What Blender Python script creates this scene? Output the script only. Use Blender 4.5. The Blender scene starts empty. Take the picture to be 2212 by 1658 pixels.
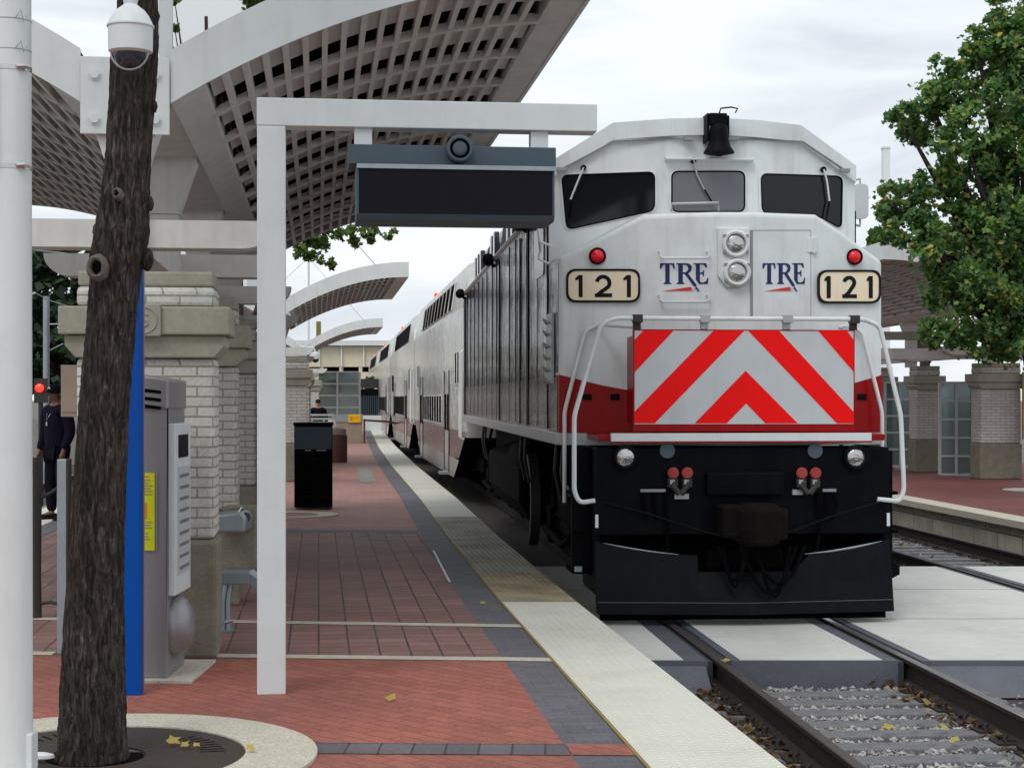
import bpy, math, random
from mathutils import Vector, Matrix
random.seed(7)
S = bpy.context.scene
COL = S.collection
R = math.radians
# ---------------------------------------------------------------- camera, world, sun
FPX, CX, HY, HC = 3600.0, 1106.0, 860.0, 1.75      # survey constants: focal length and horizon in reference units, eye height
cam_d = bpy.data.cameras.new('camera'); cam = bpy.data.objects.new('camera', cam_d); COL.objects.link(cam)
cam.location = (0, 0, HC); cam.rotation_euler = (R(90), 0, 0)
cam_d.sensor_width = 36; cam_d.lens = 36*FPX/2212; cam_d.shift_y = 31/2212
cam_d.clip_start = 0.1; cam_d.clip_end = 3000
S.camera = cam
S.view_settings.view_transform = 'Standard'; S.view_settings.look = 'None'
S.view_settings.exposure = 0.42; S.view_settings.gamma = 1.0
W = bpy.data.worlds.new('World'); S.world = W; W.use_nodes = True
nt = W.node_tree; nt.nodes.clear(); N = nt.nodes.new; L = nt.links.new
SUN_EL, SUN_AZ = R(52), R(205)
sky = N('ShaderNodeTexSky'); sky.sky_type = 'NISHITA'; sky.sun_disc = False
sky.sun_elevation = SUN_EL; sky.sun_rotation = SUN_AZ
b1 = N('ShaderNodeBackground'); b1.inputs[1].default_value = 0.1; L(sky.outputs[0], b1.inputs[0])
tc = N('ShaderNodeTexCoord'); mp = N('ShaderNodeMapping'); mp.inputs['Scale'].default_value = (1, 1, 5.5)
L(tc.outputs['Generated'], mp.inputs[0])
nz = N('ShaderNodeTexNoise'); nz.inputs['Scale'].default_value = 3.2; nz.inputs['Detail'].default_value = 6; nz.inputs['Roughness'].default_value = .55
nz.inputs['Distortion'].default_value = .5
L(mp.outputs[0], nz.inputs[0])
cr = N('ShaderNodeValToRGB'); L(nz.outputs[0], cr.inputs[0])
cr.color_ramp.elements[0].position = .36; cr.color_ramp.elements[0].color = (.54, .575, .63, 1)
cr.color_ramp.elements[1].position = .60; cr.color_ramp.elements[1].color = (.76, .80, .82, 1)
b2 = N('ShaderNodeBackground'); b2.inputs[1].default_value = 1.0; L(cr.outputs[0], b2.inputs[0])
mx = N('ShaderNodeMixShader'); mx.inputs[0].default_value = .94; L(b1.outputs[0], mx.inputs[1]); L(b2.outputs[0], mx.inputs[2])
wo = N('ShaderNodeOutputWorld'); L(mx.outputs[0], wo.inputs[0])
sd = bpy.data.lights.new('sun', 'SUN'); sd.energy = 0.9; sd.angle = R(25); sd.color = (1, .97, .92)
so = bpy.data.objects.new('sun', sd); COL.objects.link(so)
so.rotation_euler = (R(90)-SUN_EL, 0, R(-25)); so.location = (0, 0, 30)

# ---------------------------------------------------------------- survey helpers
def P(px, py, Y): return Vector(((px-CX)/FPX*Y, Y, HC+(HY-py)/FPX*Y))
def G(px, py, z=0.0):
    Y = (HC-z)*FPX/(py-HY); return Vector(((px-CX)/FPX*Y, Y, z))
def interp(tab, t):
    if t <= tab[0][0]: a, b = tab[0], tab[1]
    elif t >= tab[-1][0]: a, b = tab[-2], tab[-1]
    else:
        for a, b in zip(tab, tab[1:]):
            if a[0] <= t <= b[0]: break
    return a[1]+(b[1]-a[1])*(t-a[0])/(b[0]-a[0])
EDGE = [(-6, 2.87), (7.9, 1.26), (14.2, .53), (20.3, -.13), (29, -.99), (43, -2.49), (60, -4.20), (106.8, -8.60), (140, -11.6)]
def E(Y): return interp(EDGE, Y)
TRK = [(-6, 3.96), (15.25, 2.20), (34, .62), (37.5, .2), (49, -1.05), (60, -2.2), (73, -3.62), (100, -6.6), (160, -13.2)]
def T1(Y): return interp(TRK, Y)
def T2(Y): return T1(Y)+4.33
RZ = -0.30      # rail top
# ---------------------------------------------------------------- materials
def srgb(r, g, b):
    f = lambda c: (c/255/12.92) if c/255 <= .04045 else ((c/255+.055)/1.055)**2.4
    return (f(r), f(g), f(b), 1)
def mul(c, k): return (c[0]*k, c[1]*k, c[2]*k, 1)
class M_:
    def __init__(s, name, rough=.6, metal=0.0, spec=None):
        s.m = bpy.data.materials.new(name); s.m.use_nodes = True; s.t = s.m.node_tree
        s.b = s.t.nodes['Principled BSDF']; s.b.inputs['Roughness'].default_value = rough; s.b.inputs['Metallic'].default_value = metal
        if spec is not None: s.b.inputs['Specular IOR Level'].default_value = spec
        s._c = None
    def n(s, k): return s.t.nodes.new(k)
    def l(s, a, b): s.t.links.new(a, b)
    def coord(s, scale=(1, 1, 1), rot=(0, 0, 0)):
        c = s.n('ShaderNodeTexCoord'); m = s.n('ShaderNodeMapping'); m.inputs['Scale'].default_value = scale; m.inputs['Rotation'].default_value = rot
        s.l(c.outputs['Object'], m.inputs[0]); return m.outputs[0]
    def noise(s, scale, detail=5, vec=None, rough=.6, dist=0):
        n = s.n('ShaderNodeTexNoise'); n.inputs['Scale'].default_value = scale; n.inputs['Detail'].default_value = detail
        n.inputs['Roughness'].default_value = rough; n.inputs['Distortion'].default_value = dist
        s.l(vec if vec is not None else s.coord(), n.inputs[0]); return n.outputs[0]
    def ramp(s, fac, stops):
        r = s.n('ShaderNodeValToRGB'); s.l(fac, r.inputs[0]); e = r.color_ramp.elements
        while len(e) < len(stops): e.new(.5)
        for i, (p, c) in enumerate(stops):
            e[i].position = p; e[i].color = c if len(c) == 4 else (*c, 1)
        return r.outputs[0]
    def mix(s, fac, a, b, mode='MIX'):
        n = s.n('ShaderNodeMix'); n.data_type = 'RGBA'; n.blend_type = mode
        for k, v in ((0, fac), (6, a), (7, b)):
            if isinstance(v, (int, float)): n.inputs[k].default_value = v
            elif isinstance(v, tuple): n.inputs[k].default_value = v
            else: s.l(v, n.inputs[k])
        return n.outputs[2]
    def color(s, c):
        if isinstance(c, tuple): s.b.inputs['Base Color'].default_value = c
        else: s.l(c, s.b.inputs['Base Color'])
        return s
    def bump(s, h, strength=.3, dist=.01):
        b = s.n('ShaderNodeBump'); b.inputs['Strength'].default_value = strength; b.inputs['Distance'].default_value = dist
        s.l(h, b.inputs['Height']); s.l(b.outputs[0], s.b.inputs['Normal']); return s
    def roughmap(s, fac, a, b):
        r = s.n('ShaderNodeMapRange'); s.l(fac, r.inputs[0]); r.inputs[3].default_value = a; r.inputs[4].default_value = b
        s.l(r.outputs[0], s.b.inputs['Roughness']); return s
def painted(name, c, rough=.45, dirt=.25, scale=3.0, dirtc=None, metal=0.0, bump=.05, streak=True, spec=.35):
    m = M_(name, rough, metal, spec)
    n1 = m.noise(scale, 6)
    n2 = m.noise(1.2, 4, m.coord((9, 9, .7))) if streak else n1
    dc = dirtc or (c[0]*.45, c[1]*.42, c[2]*.38, 1)
    f1 = m.ramp(n1, [(.45, (0, 0, 0)), (.75, (dirt,)*3)]); f2 = m.ramp(n2, [(.52, (0, 0, 0)), (.8, (dirt,)*3)])
    a = m.mix(f1, c, dc); m.color(m.mix(f2, a, dc))
    m.bump(m.noise(60, 3), bump, .004); m.roughmap(n1, rough*.8, min(1, rough*1.3))
    return m.m
MAT = {}
MAT['ochre'] = painted('ochre_joint', srgb(150, 128, 70), .9, .4)
MAT['white'] = painted('white_paint', (.68, .725, .73, 1), .42, .16)
MAT['loco_white'] = painted('engine_white_paint', (.71, .75, .76, 1), .3, .34, 2.2, (.34, .31, .28, 1))
MAT['beige'] = painted('canopy_paint', (.67, .66, .64, 1), .6, .25, 4)
MAT['fascia'] = painted('fascia_paint', (.70, .735, .735, 1), .5, .15)
MAT['coach_glass'] = painted('tinted_coach_glass', (.012, .012, .015, 1), .8, .1, spec=.0)
MAT['black'] = painted('black_paint', (.0022, .0026, .0045, 1), .5, .4, 5, (.009, .009, .010, 1), spec=.07)
MAT['black_matte'] = painted('grimy_black', (.002, .002, .003, 1), .8, .5, 7, (.009, .008, .007, 1), spec=.04)
MAT['plow'] = painted('plow_paint', (.003, .0038, .006, 1), .42, .5, 3, (.011, .012, .014, 1), spec=.09)
MAT['red'] = painted('red_paint', srgb(150, 4, 10), .3, .35, 3, srgb(90, 6, 8), spec=.2)
MAT['chev_red'] = painted('reflective_red', srgb(246, 14, 14), .4, .12, 2, srgb(200, 14, 12), spec=.15)
MAT['chev_white'] = painted('reflective_white', (.54, .57, .59, 1), .35, .15)
MAT['blue'] = painted('blue_panel', srgb(0, 72, 158), .45, .1, spec=.15)
MAT['navy'] = painted('navy_print', srgb(30, 40, 95), .5, .2)
MAT['logo_red'] = painted('red_print', srgb(215, 50, 55), .5, .2)
MAT['char'] = painted('charcoal_enamel', srgb(78, 92, 102), .45, .12, spec=.2)
MAT['chrome'] = painted('worn_chrome', (.55, .56, .56, 1), .25, .3, metal=1.0)
MAT['grey_metal'] = painted('brushed_grey_metal', (.30, .295, .31, 1), .38, .25, metal=.45)
MAT['galv'] = painted('galvanised_steel', (.33, .38, .41, 1), .4, .25, metal=.5)
MAT['dark_metal'] = painted('dark_iron', (.03, .028, .027, 1), .5, .4, 8, (.07, .05, .04, 1))
MAT['rust'] = painted('rusty_cast_steel', (.006, .0048, .0045, 1), .8, .5, 12, (.018, .013, .010, 1), spec=.08)
MAT['grate'] = painted('brown_iron_grate', (.055, .042, .036, 1), .6, .4, 12, (.09, .065, .05, 1), spec=.2)
MAT['scar'] = painted('grey_bark_scar', (.17, .15, .135, 1), .9, .4, 20, (.06, .05, .045, 1), spec=.1)
MAT['olive'] = painted('olive_duct', srgb(120, 124, 50), .6, .1)
MAT['cream_board'] = painted('lit_number_glass', srgb(240, 226, 200), .25, .25, 4, srgb(215, 170, 120))
MAT['ink'] = painted('black_lettering', (.008, .008, .008, 1), .5, .1, spec=.15)
MAT['yellow'] = painted('yellow_sign', srgb(212, 214, 30), .4, .1)
MAT['amber'] = painted('amber_sign', srgb(235, 185, 10), .4, .1)
MAT['orange'] = painted('orange_print', srgb(225, 130, 50), .4, .1)
MAT['brown'] = painted('brown_bin', srgb(92, 62, 56), .5, .2)
MAT['tan'] = painted('tan_enclosure', srgb(150, 136, 122), .6, .2)
MAT['stucco'] = painted('cream_stucco', srgb(222, 212, 186), .8, .2)
MAT['pale_tower'] = painted('pale_cladding', (.80, .82, .83, 1), .7, .05)
MAT['lens_red'] = M_('red_marker_lens', .2).color(srgb(230, 30, 40)).m
m = M_('lamp_glass', .06, .9); m.color((.5, .5, .48, 1)); m.bump(m.noise(30, 2), .6, .01); MAT['lamp_glass'] = m.m
m = M_('glass_dark', .06, 0, .35); m.color((.006, .007, .010, 1)); MAT['glass'] = m.m
m = M_('glass_tint', .12, 0); m.color((.13, .13, .15, 1)); MAT['glass_grey'] = m.m
m = M_('screen_black', .35, 0, .12); m.color((.006, .0055, .011, 1)); MAT['screen'] = m.m
m = M_('glazing', .08); m.color((.25, .33, .33, 1)); m.b.inputs['Transmission Weight'].default_value = .55; MAT['glazing'] = m.m
m = M_('clear_dome', .1); m.color((.04, .04, .05, 1)); MAT['dome'] = m.m
m = M_('red_light', .3); m.color(srgb(255, 30, 10)); m.b.inputs['Emission Color'].default_value = (1, .02, .01, 1); m.b.inputs['Emission Strength'].default_value = 2.5; MAT['red_light'] = m.m
m = M_('skin_tone', .5); m.color(srgb(120, 80, 62)); MAT['skin_dark'] = m.m
m = M_('skin_tone_light', .5); m.color(srgb(198, 140, 112)); MAT['skin_light'] = m.m
def cloth(name, c):
    m = M_(name, .95, 0, .1); m.color(m.mix(m.noise(14), c, mul(c, 1.8))); m.bump(m.noise(20), .4, .02); return m.m
MAT['navy_cloth'] = cloth('navy_knit', (.006, .005, .013, 1)); MAT['black_cloth'] = cloth('black_cloth', (.005, .005, .008, 1))
MAT['hair'] = cloth('dark_hair', (.012, .009, .008, 1)); MAT['white_cloth'] = cloth('white_cloth', (.6, .6, .6, 1)); MAT['shoe'] = cloth('black_shoe', (.01, .01, .01, 1))
# brushed wavy side panels of the locomotive
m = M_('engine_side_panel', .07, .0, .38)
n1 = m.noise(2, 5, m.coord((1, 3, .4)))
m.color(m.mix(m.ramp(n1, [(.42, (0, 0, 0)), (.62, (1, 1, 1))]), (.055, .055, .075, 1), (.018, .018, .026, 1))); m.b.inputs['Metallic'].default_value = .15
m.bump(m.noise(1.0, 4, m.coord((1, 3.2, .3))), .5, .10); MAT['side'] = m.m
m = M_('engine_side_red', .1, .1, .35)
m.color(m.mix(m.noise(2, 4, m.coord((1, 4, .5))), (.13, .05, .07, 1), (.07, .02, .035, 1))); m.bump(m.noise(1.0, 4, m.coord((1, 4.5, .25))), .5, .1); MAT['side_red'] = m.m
MAT['silver'] = painted('silver_sill', (.42, .43, .44, 1), .35, .3, 3, metal=.4)
m = M_('coach_skin', .2, .3)
n1 = m.noise(1.3, 5, m.coord((1, 1.5, .8)))
c = m.mix(m.ramp(n1, [(.4, (0, 0, 0)), (.75, (1, 1, 1))]), (.70, .70, .66, 1), (.42, .40, .37, 1)); m.color(c); m.bump(m.noise(1.2, 3, m.coord((1, 1.6, 2.2))), .45, .10); MAT['coach'] = m.m
MAT['coach_red'] = painted('coach_maroon', (.24, .13, .12, 1), .25, .5, 3, (.30, .25, .23, 1), metal=.5)
MAT['coach_low'] = painted('coach_lower', (.46, .43, .40, 1), .35, .45, 3, (.22, .15, .12, 1), metal=.2)
# glazed brick
def brick_mat(name, c1, c2, mortar, w=.225, h=.0677, ms=.007, off=.5, rot=0, bumpd=.01, planar=False, nscale=3, dirt=.3, rough=.7, offs=None):
    m = M_(name, rough)
    tc = m.n('ShaderNodeTexCoord')
    if planar:
        mp = m.n('ShaderNodeMapping'); mp.inputs['Rotation'].default_value = (0, 0, rot); m.l(tc.outputs['Object'], mp.inputs[0]); vec = mp.outputs[0]
    else:
        sx = m.n('ShaderNodeSeparateXYZ'); m.l(tc.outputs['Object'], sx.inputs[0]); ad = m.n('ShaderNodeMath'); m.l(sx.outputs[0], ad.inputs[0]); m.l(sx.outputs[1], ad.inputs[1])
        cb = m.n('ShaderNodeCombineXYZ'); m.l(ad.outputs[0], cb.inputs[0]); m.l(sx.outputs[2], cb.inputs[1]); vec = cb.outputs[0]
    b = m.n('ShaderNodeTexBrick'); m.l(vec, b.inputs[0]); b.inputs['Scale'].default_value = 1
    b.inputs['Brick Width'].default_value = w; b.inputs['Row Height'].default_value = h; b.inputs['Mortar Size'].default_value = ms; b.inputs['Mortar Smooth'].default_value = .2
    b.inputs['Color1'].default_value = c1; b.inputs['Color2'].default_value = c2; b.inputs['Mortar'].default_value = mortar; b.offset = off
    n1 = m.noise(nscale, 6); n2 = m.noise(45, 4)
    f = m.ramp(n1, [(.4, (0, 0, 0)), (.75, (dirt,)*3)])
    f3 = m.ramp(m.noise(.55, 5, None, .6, 1.0), [(.44, (0, 0, 0)), (.62, (dirt,)*3)]); c = m.mix(f3, m.mix(f, b.outputs[0], mul(c1, .4)), (c1[0]*.42, c1[1]*.5, c1[2]*.52, 1)); c = m.mix(.18, c, m.ramp(n2, [(.3, (.0, .0, .0)), (.7, (1, 1, 1))]), 'OVERLAY'); m.color(c)
    iv = m.n('ShaderNodeMath'); iv.operation = 'SUBTRACT'; iv.inputs[0].default_value = 1; m.l(b.outputs['Fac'], iv.inputs[1])
    ad2 = m.n('ShaderNodeMath'); ad2.operation = 'MULTIPLY_ADD'; m.l(n2, ad2.inputs[0]); ad2.inputs[1].default_value = .3; m.l(iv.outputs[0], ad2.inputs[2])
    m.bump(ad2.outputs[0], .5, bumpd); return m.m
MAT['brick'] = brick_mat('pale_glazed_brick', (.66, .65, .62, 1), (.58, .56, .53, 1), (.32, .27, .20, 1))
MAT['brick2'] = brick_mat('pale_glazed_brick_warm', (.60, .57, .54, 1), (.50, .47, .44, 1), (.28, .24, .19, 1))
PR = math.atan(.116)
MAT['pave_near'] = brick_mat('red_clay_paving', srgb(172, 102, 86), srgb(152, 88, 74), srgb(112, 64, 54), .2, .1, .004, .5, R(45), .003, True, 1.2, .35)
MAT['pave_mid'] = brick_mat('red_square_pavers', srgb(156, 114, 104), srgb(132, 100, 94), srgb(60, 48, 46), .21, .21, .008, .0, -PR, .005, True, .7, .55)
MAT['pave_far'] = brick_mat('faded_clay_paving', srgb(182, 132, 120), srgb(166, 120, 110), srgb(140, 102, 94), .2, .1, .004, .5, R(40), .003, True, .7, .35)
MAT['pave_grey'] = brick_mat('charcoal_pavers', srgb(108, 106, 112), srgb(96, 94, 100), srgb(80, 78, 84), .2, .1, .003, .5, -PR, .003, True, 2, .3)
MAT['pave_gband'] = brick_mat('charcoal_band_pavers', srgb(98, 92, 98), srgb(112, 104, 108), srgb(62, 52, 54), .165, .4, .006, .0, 0.02, .003, True, 3, .3)
MAT['pave_right'] = brick_mat('dark_red_paving', srgb(132, 72, 66), srgb(118, 62, 58), srgb(96, 56, 50), .2, .1, .004, .5, R(40), .003, True, .7, .35)
def stone(name, c, sc=6, dirt=.5, rough=.85, bump=.3, grain=.25):
    m = M_(name, rough); n1 = m.noise(sc, 8, rough=.65); n2 = m.noise(sc*12, 3)
    a = m.mix(m.ramp(n1, [(.35, (0, 0, 0)), (.7, (dirt,)*3)]), c, mul(c, .45)); m.color(m.mix(grain, a, m.ramp(n2, [(.3, (0, 0, 0)), (.7, (1, 1, 1))]), 'OVERLAY'))
    m.bump(n1, bump, .02); return m.m
MAT['stone'] = stone('cast_stone', (.36, .345, .275, 1), 3, .45, grain=.07, bump=.12); MAT['stone_base'] = stone('stone_plinth', (.25, .228, .17, 1), 5, .65, grain=.14)
MAT['cream_conc'] = stone('cream_concrete', (.56, .52, .42, 1), 5, .2); MAT['band'] = stone('limestone_band', (.56, .52, .42, 1), 9, .4)
MAT['conc'] = stone('grey_concrete', (.30, .29, .27, 1), 5, .5); MAT['panel'] = stone('crossing_concrete', (.64, .65, .61, 1), 1.0, .34, .85, .08, .06)
MAT['panel_edge'] = stone('steel_faced_panel_edge', (.115, .125, .15, 1), 3, .4, .6, .1, .08); MAT['rubber'] = stone('rubber_flangeway', (.045, .048, .055, 1), 6, .5, .7)
MAT['tie'] = stone('weathered_tie', (.20, .20, .21, 1), 9, .75); MAT['ballast_bed'] = stone('dark_ballast_bed', (.07, .06, .055, 1), 25, .7, .95, .8)
MAT['stonechip'] = stone('ballast_stone', (.50, .48, .46, 1), 5, .7); MAT['earth'] = stone('ground_surface', (.14, .13, .11, 1), .5, .4)
MAT['block'] = brick_mat('tan_wall_block', (.60, .56, .44, 1), (.50, .46, .36, 1), (.16, .13, .09, 1), .9, .29, .016, .5, nscale=2.5, dirt=.65)
def tactile(name, c, d, dirt):
    m = M_(name, .75)
    v = m.n('ShaderNodeTexVoronoi'); v.inputs['Scale'].default_value = 17; v.inputs['Randomness'].default_value = 0.0
    m.l(m.coord(rot=(0, 0, -PR)), v.inputs[0])
    h = m.ramp(v.outputs['Distance'], [(.22, (1, 1, 1)), (.42, (0, 0, 0))])
    n1 = m.noise(1.6, 6); n2 = m.noise(30, 4)
    a = m.mix(m.ramp(n1, [(.42, (0, 0, 0)), (.68, (dirt,)*3)]), c, d); a = m.mix(.15, a, n2, 'OVERLAY')
    m.color(m.mix(m.mix(.75, h, (1, 1, 1, 1)), mul(d, .8), a)); m.bump(h, .8, .008); return m.m
MAT['tact'] = tactile('tactile_cream', (.74, .73, .64, 1), (.55, .52, .43, 1), .45); MAT['tact_tan'] = tactile('tactile_tan', (.47, .38, .23, 1), (.16, .12, .07, 1), .75)
MAT['tact_dirty'] = tactile('tactile_grimy', (.40, .38, .31, 1), (.17, .16, .13, 1), .8)
MAT['rail_top'] = painted('polished_rail_head', (.55, .55, .57, 1), .3, .4, 10, metal=.9); MAT['rail_top_dull'] = painted('dull_rail_head', (.10, .09, .085, 1), .5, .4, 10, metal=.4)
MAT['rail'] = painted('rusty_rail_web', (.028, .023, .021, 1), .7, .5, 8, (.05, .035, .028, 1))
m = M_('bark', .95, 0, .15); n1 = m.noise(1.0, 6, m.coord((52, 52, 11)), .62, .9); n2 = m.noise(2.5, 5)
m.color(m.mix(m.ramp(n2, [(.35, (0, 0, 0)), (.7, (.55,)*3)]), m.ramp(n1, [(.40, (.018, .015, .015)), (.50, (.052, .043, .038)), (.60, (.09, .075, .066)), (.72, (.23, .195, .17))]), (.022, .018, .016, 1))); m.bump(n1, .9, .022); MAT['bark'] = m.m
def leafmat(name, cols):
    m = M_(name, .55); g = m.n('ShaderNodeNewGeometry')
    c = m.ramp(g.outputs['Random Per Island'], cols); m.color(m.mix(m.ramp(m.noise(1.3, 3), [(.42, (0, 0, 0)), (.62, (.55,)*3)]), c, cols[0][1]))
    tr = m.n('ShaderNodeBsdfTranslucent'); m.l(c, tr.inputs[0]); mxs = m.n('ShaderNodeMixShader'); mxs.inputs[0].default_value = .42
    m.l(m.b.outputs[0], mxs.inputs[1]); m.l(tr.outputs[0], mxs.inputs[2]); m.l(mxs.outputs[0], m.t.nodes['Material Output'].inputs[0]); return m.m
MAT['leaf'] = leafmat('sweetgum_leaves', [(0, (.03, .105, .04, 1)), (.35, (.09, .22, .055, 1)), (.75, (.22, .38, .09, 1)), (.94, (.40, .46, .12, 1)), (1, (.70, .52, .10, 1))])
MAT['leaf_dark'] = leafmat('dark_leaves', [(0, (.012, .035, .018, 1)), (.6, (.03, .075, .028, 1)), (1, (.09, .15, .05, 1))])
MAT['leaf_bright'] = leafmat('bright_leaves', [(0, (.05, .11, .02, 1)), (.6, (.10, .19, .03, 1)), (1, (.22, .30, .06, 1))])
MAT['litter'] = leafmat('dry_leaves', [(0, (.06, .03, .015, 1)), (.45, (.18, .085, .03, 1)), (.8, (.36, .21, .08, 1)), (1, (.62, .48, .14, 1))])
MAT['yleaf'] = leafmat('yellow_leaf', [(0, (.55, .40, .08, 1)), (1, (.7, .55, .15, 1))])
# ---------------------------------------------------------------- mesh helpers
class MB:
    def __init__(s): s.v = []; s.f = []; s.mi = []; s.k = 0
    def add(s, vs, fs):
        o = len(s.v); s.v += [tuple(v) for v in vs]; s.f += [tuple(i+o for i in f) for f in fs]; s.mi += [s.k]*len(fs); return s
    def box(s, x0, x1, y0, y1, z0, z1, rot=0, piv=None):
        vs = [Vector((x, y, z)) for z in (z0, z1) for y in (y0, y1) for x in (x0, x1)]
        if rot:
            p = Vector(piv or ((x0+x1)/2, (y0+y1)/2, 0)); m = Matrix.Rotation(rot, 3, 'Z'); vs = [m @ (v-p)+p for v in vs]
        return s.add(vs, [(0, 2, 3, 1), (4, 5, 7, 6), (0, 1, 5, 4), (2, 6, 7, 3), (0, 4, 6, 2), (1, 3, 7, 5)])
    def prism(s, poly, d0, d1, plane='xz'):      # poly in 2D extruded along third axis
        n = len(poly)
        def mk(a, b, d): return {'xz': (a, d, b), 'yz': (d, a, b), 'xy': (a, b, d)}[plane]
        vs = [mk(a, b, d0) for a, b in poly]+[mk(a, b, d1) for a, b in poly]
        return s.add(vs, [tuple(range(n)), tuple(range(2*n-1, n-1, -1))]+[(i, (i+1) % n+0, (i+1) % n+n, i+n) for i in range(n)])
    def tube(s, pts, r, seg=10, cap=True):
        pts = [Vector(p) for p in pts]; rs = r if isinstance(r, (list, tuple)) else [r]*len(pts); o = len(s.v); up = None
        for i, p in enumerate(pts):
            d = (pts[min(i+1, len(pts)-1)]-pts[max(i-1, 0)]).normalized()
            if up is None: up = Vector((0, 0, 1)) if abs(d.z) < .9 else Vector((0, 1, 0))
            a = d.cross(up).normalized(); b = a.cross(d).normalized(); up = b
            for j in range(seg):
                t = 2*math.pi*j/seg; s.v.append(tuple(p+(a*math.cos(t)+b*math.sin(t))*rs[i]))
        for i in range(len(pts)-1):
            for j in range(seg): s.f.append((o+i*seg+j, o+i*seg+(j+1) % seg, o+(i+1)*seg+(j+1) % seg, o+(i+1)*seg+j)); s.mi.append(s.k)
        if cap:
            s.f.append(tuple(o+j for j in range(seg-1, -1, -1))); s.mi.append(s.k)
            s.f.append(tuple(o+(len(pts)-1)*seg+j for j in range(seg))); s.mi.append(s.k)
        return s
    def lathe(s, prof, axis='z', c=(0, 0, 0), seg=24, sx=1, sy=1):    # prof = [(r, h)]
        o = len(s.v); c = Vector(c)
        for r, h in prof:
            for j in range(seg):
                t = 2*math.pi*j/seg; a, b = r*math.cos(t)*sx, r*math.sin(t)*sy
                s.v.append(tuple(c+{'z': Vector((a, b, h)), 'y': Vector((a, h, b)), 'x': Vector((h, a, b))}[axis]))
        for i in range(len(prof)-1):
            for j in range(seg): s.f.append((o+i*seg+j, o+i*seg+(j+1) % seg, o+(i+1)*seg+(j+1) % seg, o+(i+1)*seg+j)); s.mi.append(s.k)
        s.f.append(tuple(o+j for j in range(seg-1, -1, -1))); s.mi.append(s.k)
        s.f.append(tuple(o+(len(prof)-1)*seg+j for j in range(seg))); s.mi.append(s.k)
        return s
    def build(s, name, mats, parent=None, bevel=0, smooth=None, seg=2):
        me = bpy.data.meshes.new(name); me.from_pydata(s.v, [], s.f)
        mats = mats if isinstance(mats, (list, tuple)) else [mats]
        for k in mats: me.materials.append(MAT[k])
        if len(mats) > 1: me.polygons.foreach_set('material_index', s.mi)
        me.update()
        import bmesh
        bm = bmesh.new(); bm.from_mesh(me); bmesh.ops.recalc_face_normals(bm, faces=bm.faces); bm.to_mesh(me); bm.free()
        if smooth is not None:
            me.polygons.foreach_set('use_smooth', [True]*len(me.polygons)); me.set_sharp_from_angle(angle=R(smooth))
        o = bpy.data.objects.new(name, me); COL.objects.link(o)
        if parent is not None: o.parent = parent
        if bevel:
            b = o.modifiers.new('bevel', 'BEVEL'); b.width = bevel; b.segments = seg; b.limit_method = 'ANGLE'; b.angle_limit = R(35)
        return o
def thing(name, label, cat, loc=(0, 0, 0), rz=0, group=None):
    o = bpy.data.objects.new(name, None); COL.objects.link(o); o.location = loc; o.rotation_euler = (0, 0, rz); o.empty_display_size = .2
    return tag(o, label, cat, group)
def tag(o, label, cat, group=None):
    o['label'] = label; o['category'] = cat
    if group: o['group'] = group
    return o
def struct(o): o['kind'] = 'structure'; return o
def dup(root, loc, rz, label, group=None):
    r = root.copy(); COL.objects.link(r); r.location = loc; r.rotation_euler = (0, 0, rz); r['label'] = label
    if group: r['group'] = group
    for ch in list(root.children):
        c = ch.copy(); COL.objects.link(c); c.parent = r
        for g in ch.children:
            d = g.copy(); COL.objects.link(d); d.parent = c
    return r
def sheet(name, pts, z, mat):
    o = MB(); o.add([(p[0], p[1], z) for p in pts], [tuple(range(len(pts)))]); return struct(o.build(name, mat))
def strip_pts(f0, f1, ys): return [(f0(y), y) for y in ys]+[(f1(y), y) for y in reversed(ys)]
def strip_mesh(name, f0, f1, ys, z, mat):
    o = MB()
    for a, b in zip(ys, ys[1:]): o.add([(f0(a), a, z), (f1(a), a, z), (f1(b), b, z), (f0(b), b, z)], [(0, 1, 2, 3)])
    return struct(o.build(name, mat))
def ysr(a, b): return [a]+[y for y in (7.9, 14.2, 15.25, 20.3, 24.5, 29, 34, 37.5, 43, 49, 60, 73, 90, 106.8) if a < y < b]+[b]
# ================================================================= GROUND
gm = MB(); gm.add([(-600, -60, -.62), (600, -60, -.62), (600, 1500, -.62), (-600, 1500, -.62)], [(0, 1, 2, 3)]); struct(gm.build('ground', 'earth'))
PW = 6.67; TW = .61
# platform body with its two edges
pb = MB(); ysp = ysr(-6, 118)
for a, b in zip(ysp, ysp[1:]):
    x = [E(a)-PW, E(a), E(b), E(b)-PW]
    pb.k = 0; pb.add([(x[0], a, 0), (x[1], a, 0), (x[2], b, 0), (x[3], b, 0)], [(0, 1, 2, 3)])
    pb.k = 1; pb.add([(x[1], a, 0), (x[1], a, -.62), (x[2], b, -.62), (x[2], b, 0), (x[0], a, 0), (x[0], a, -.62), (x[3], b, -.62), (x[3], b, 0)], [(0, 1, 2, 3), (4, 7, 6, 5)])
struct(pb.build('platform', ['pave_far', 'conc']))
EI = lambda y: E(y)-TW
EG = lambda y: E(y)-TW-.33
def skewY(x, y0, sl): return y0+sl*x
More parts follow.
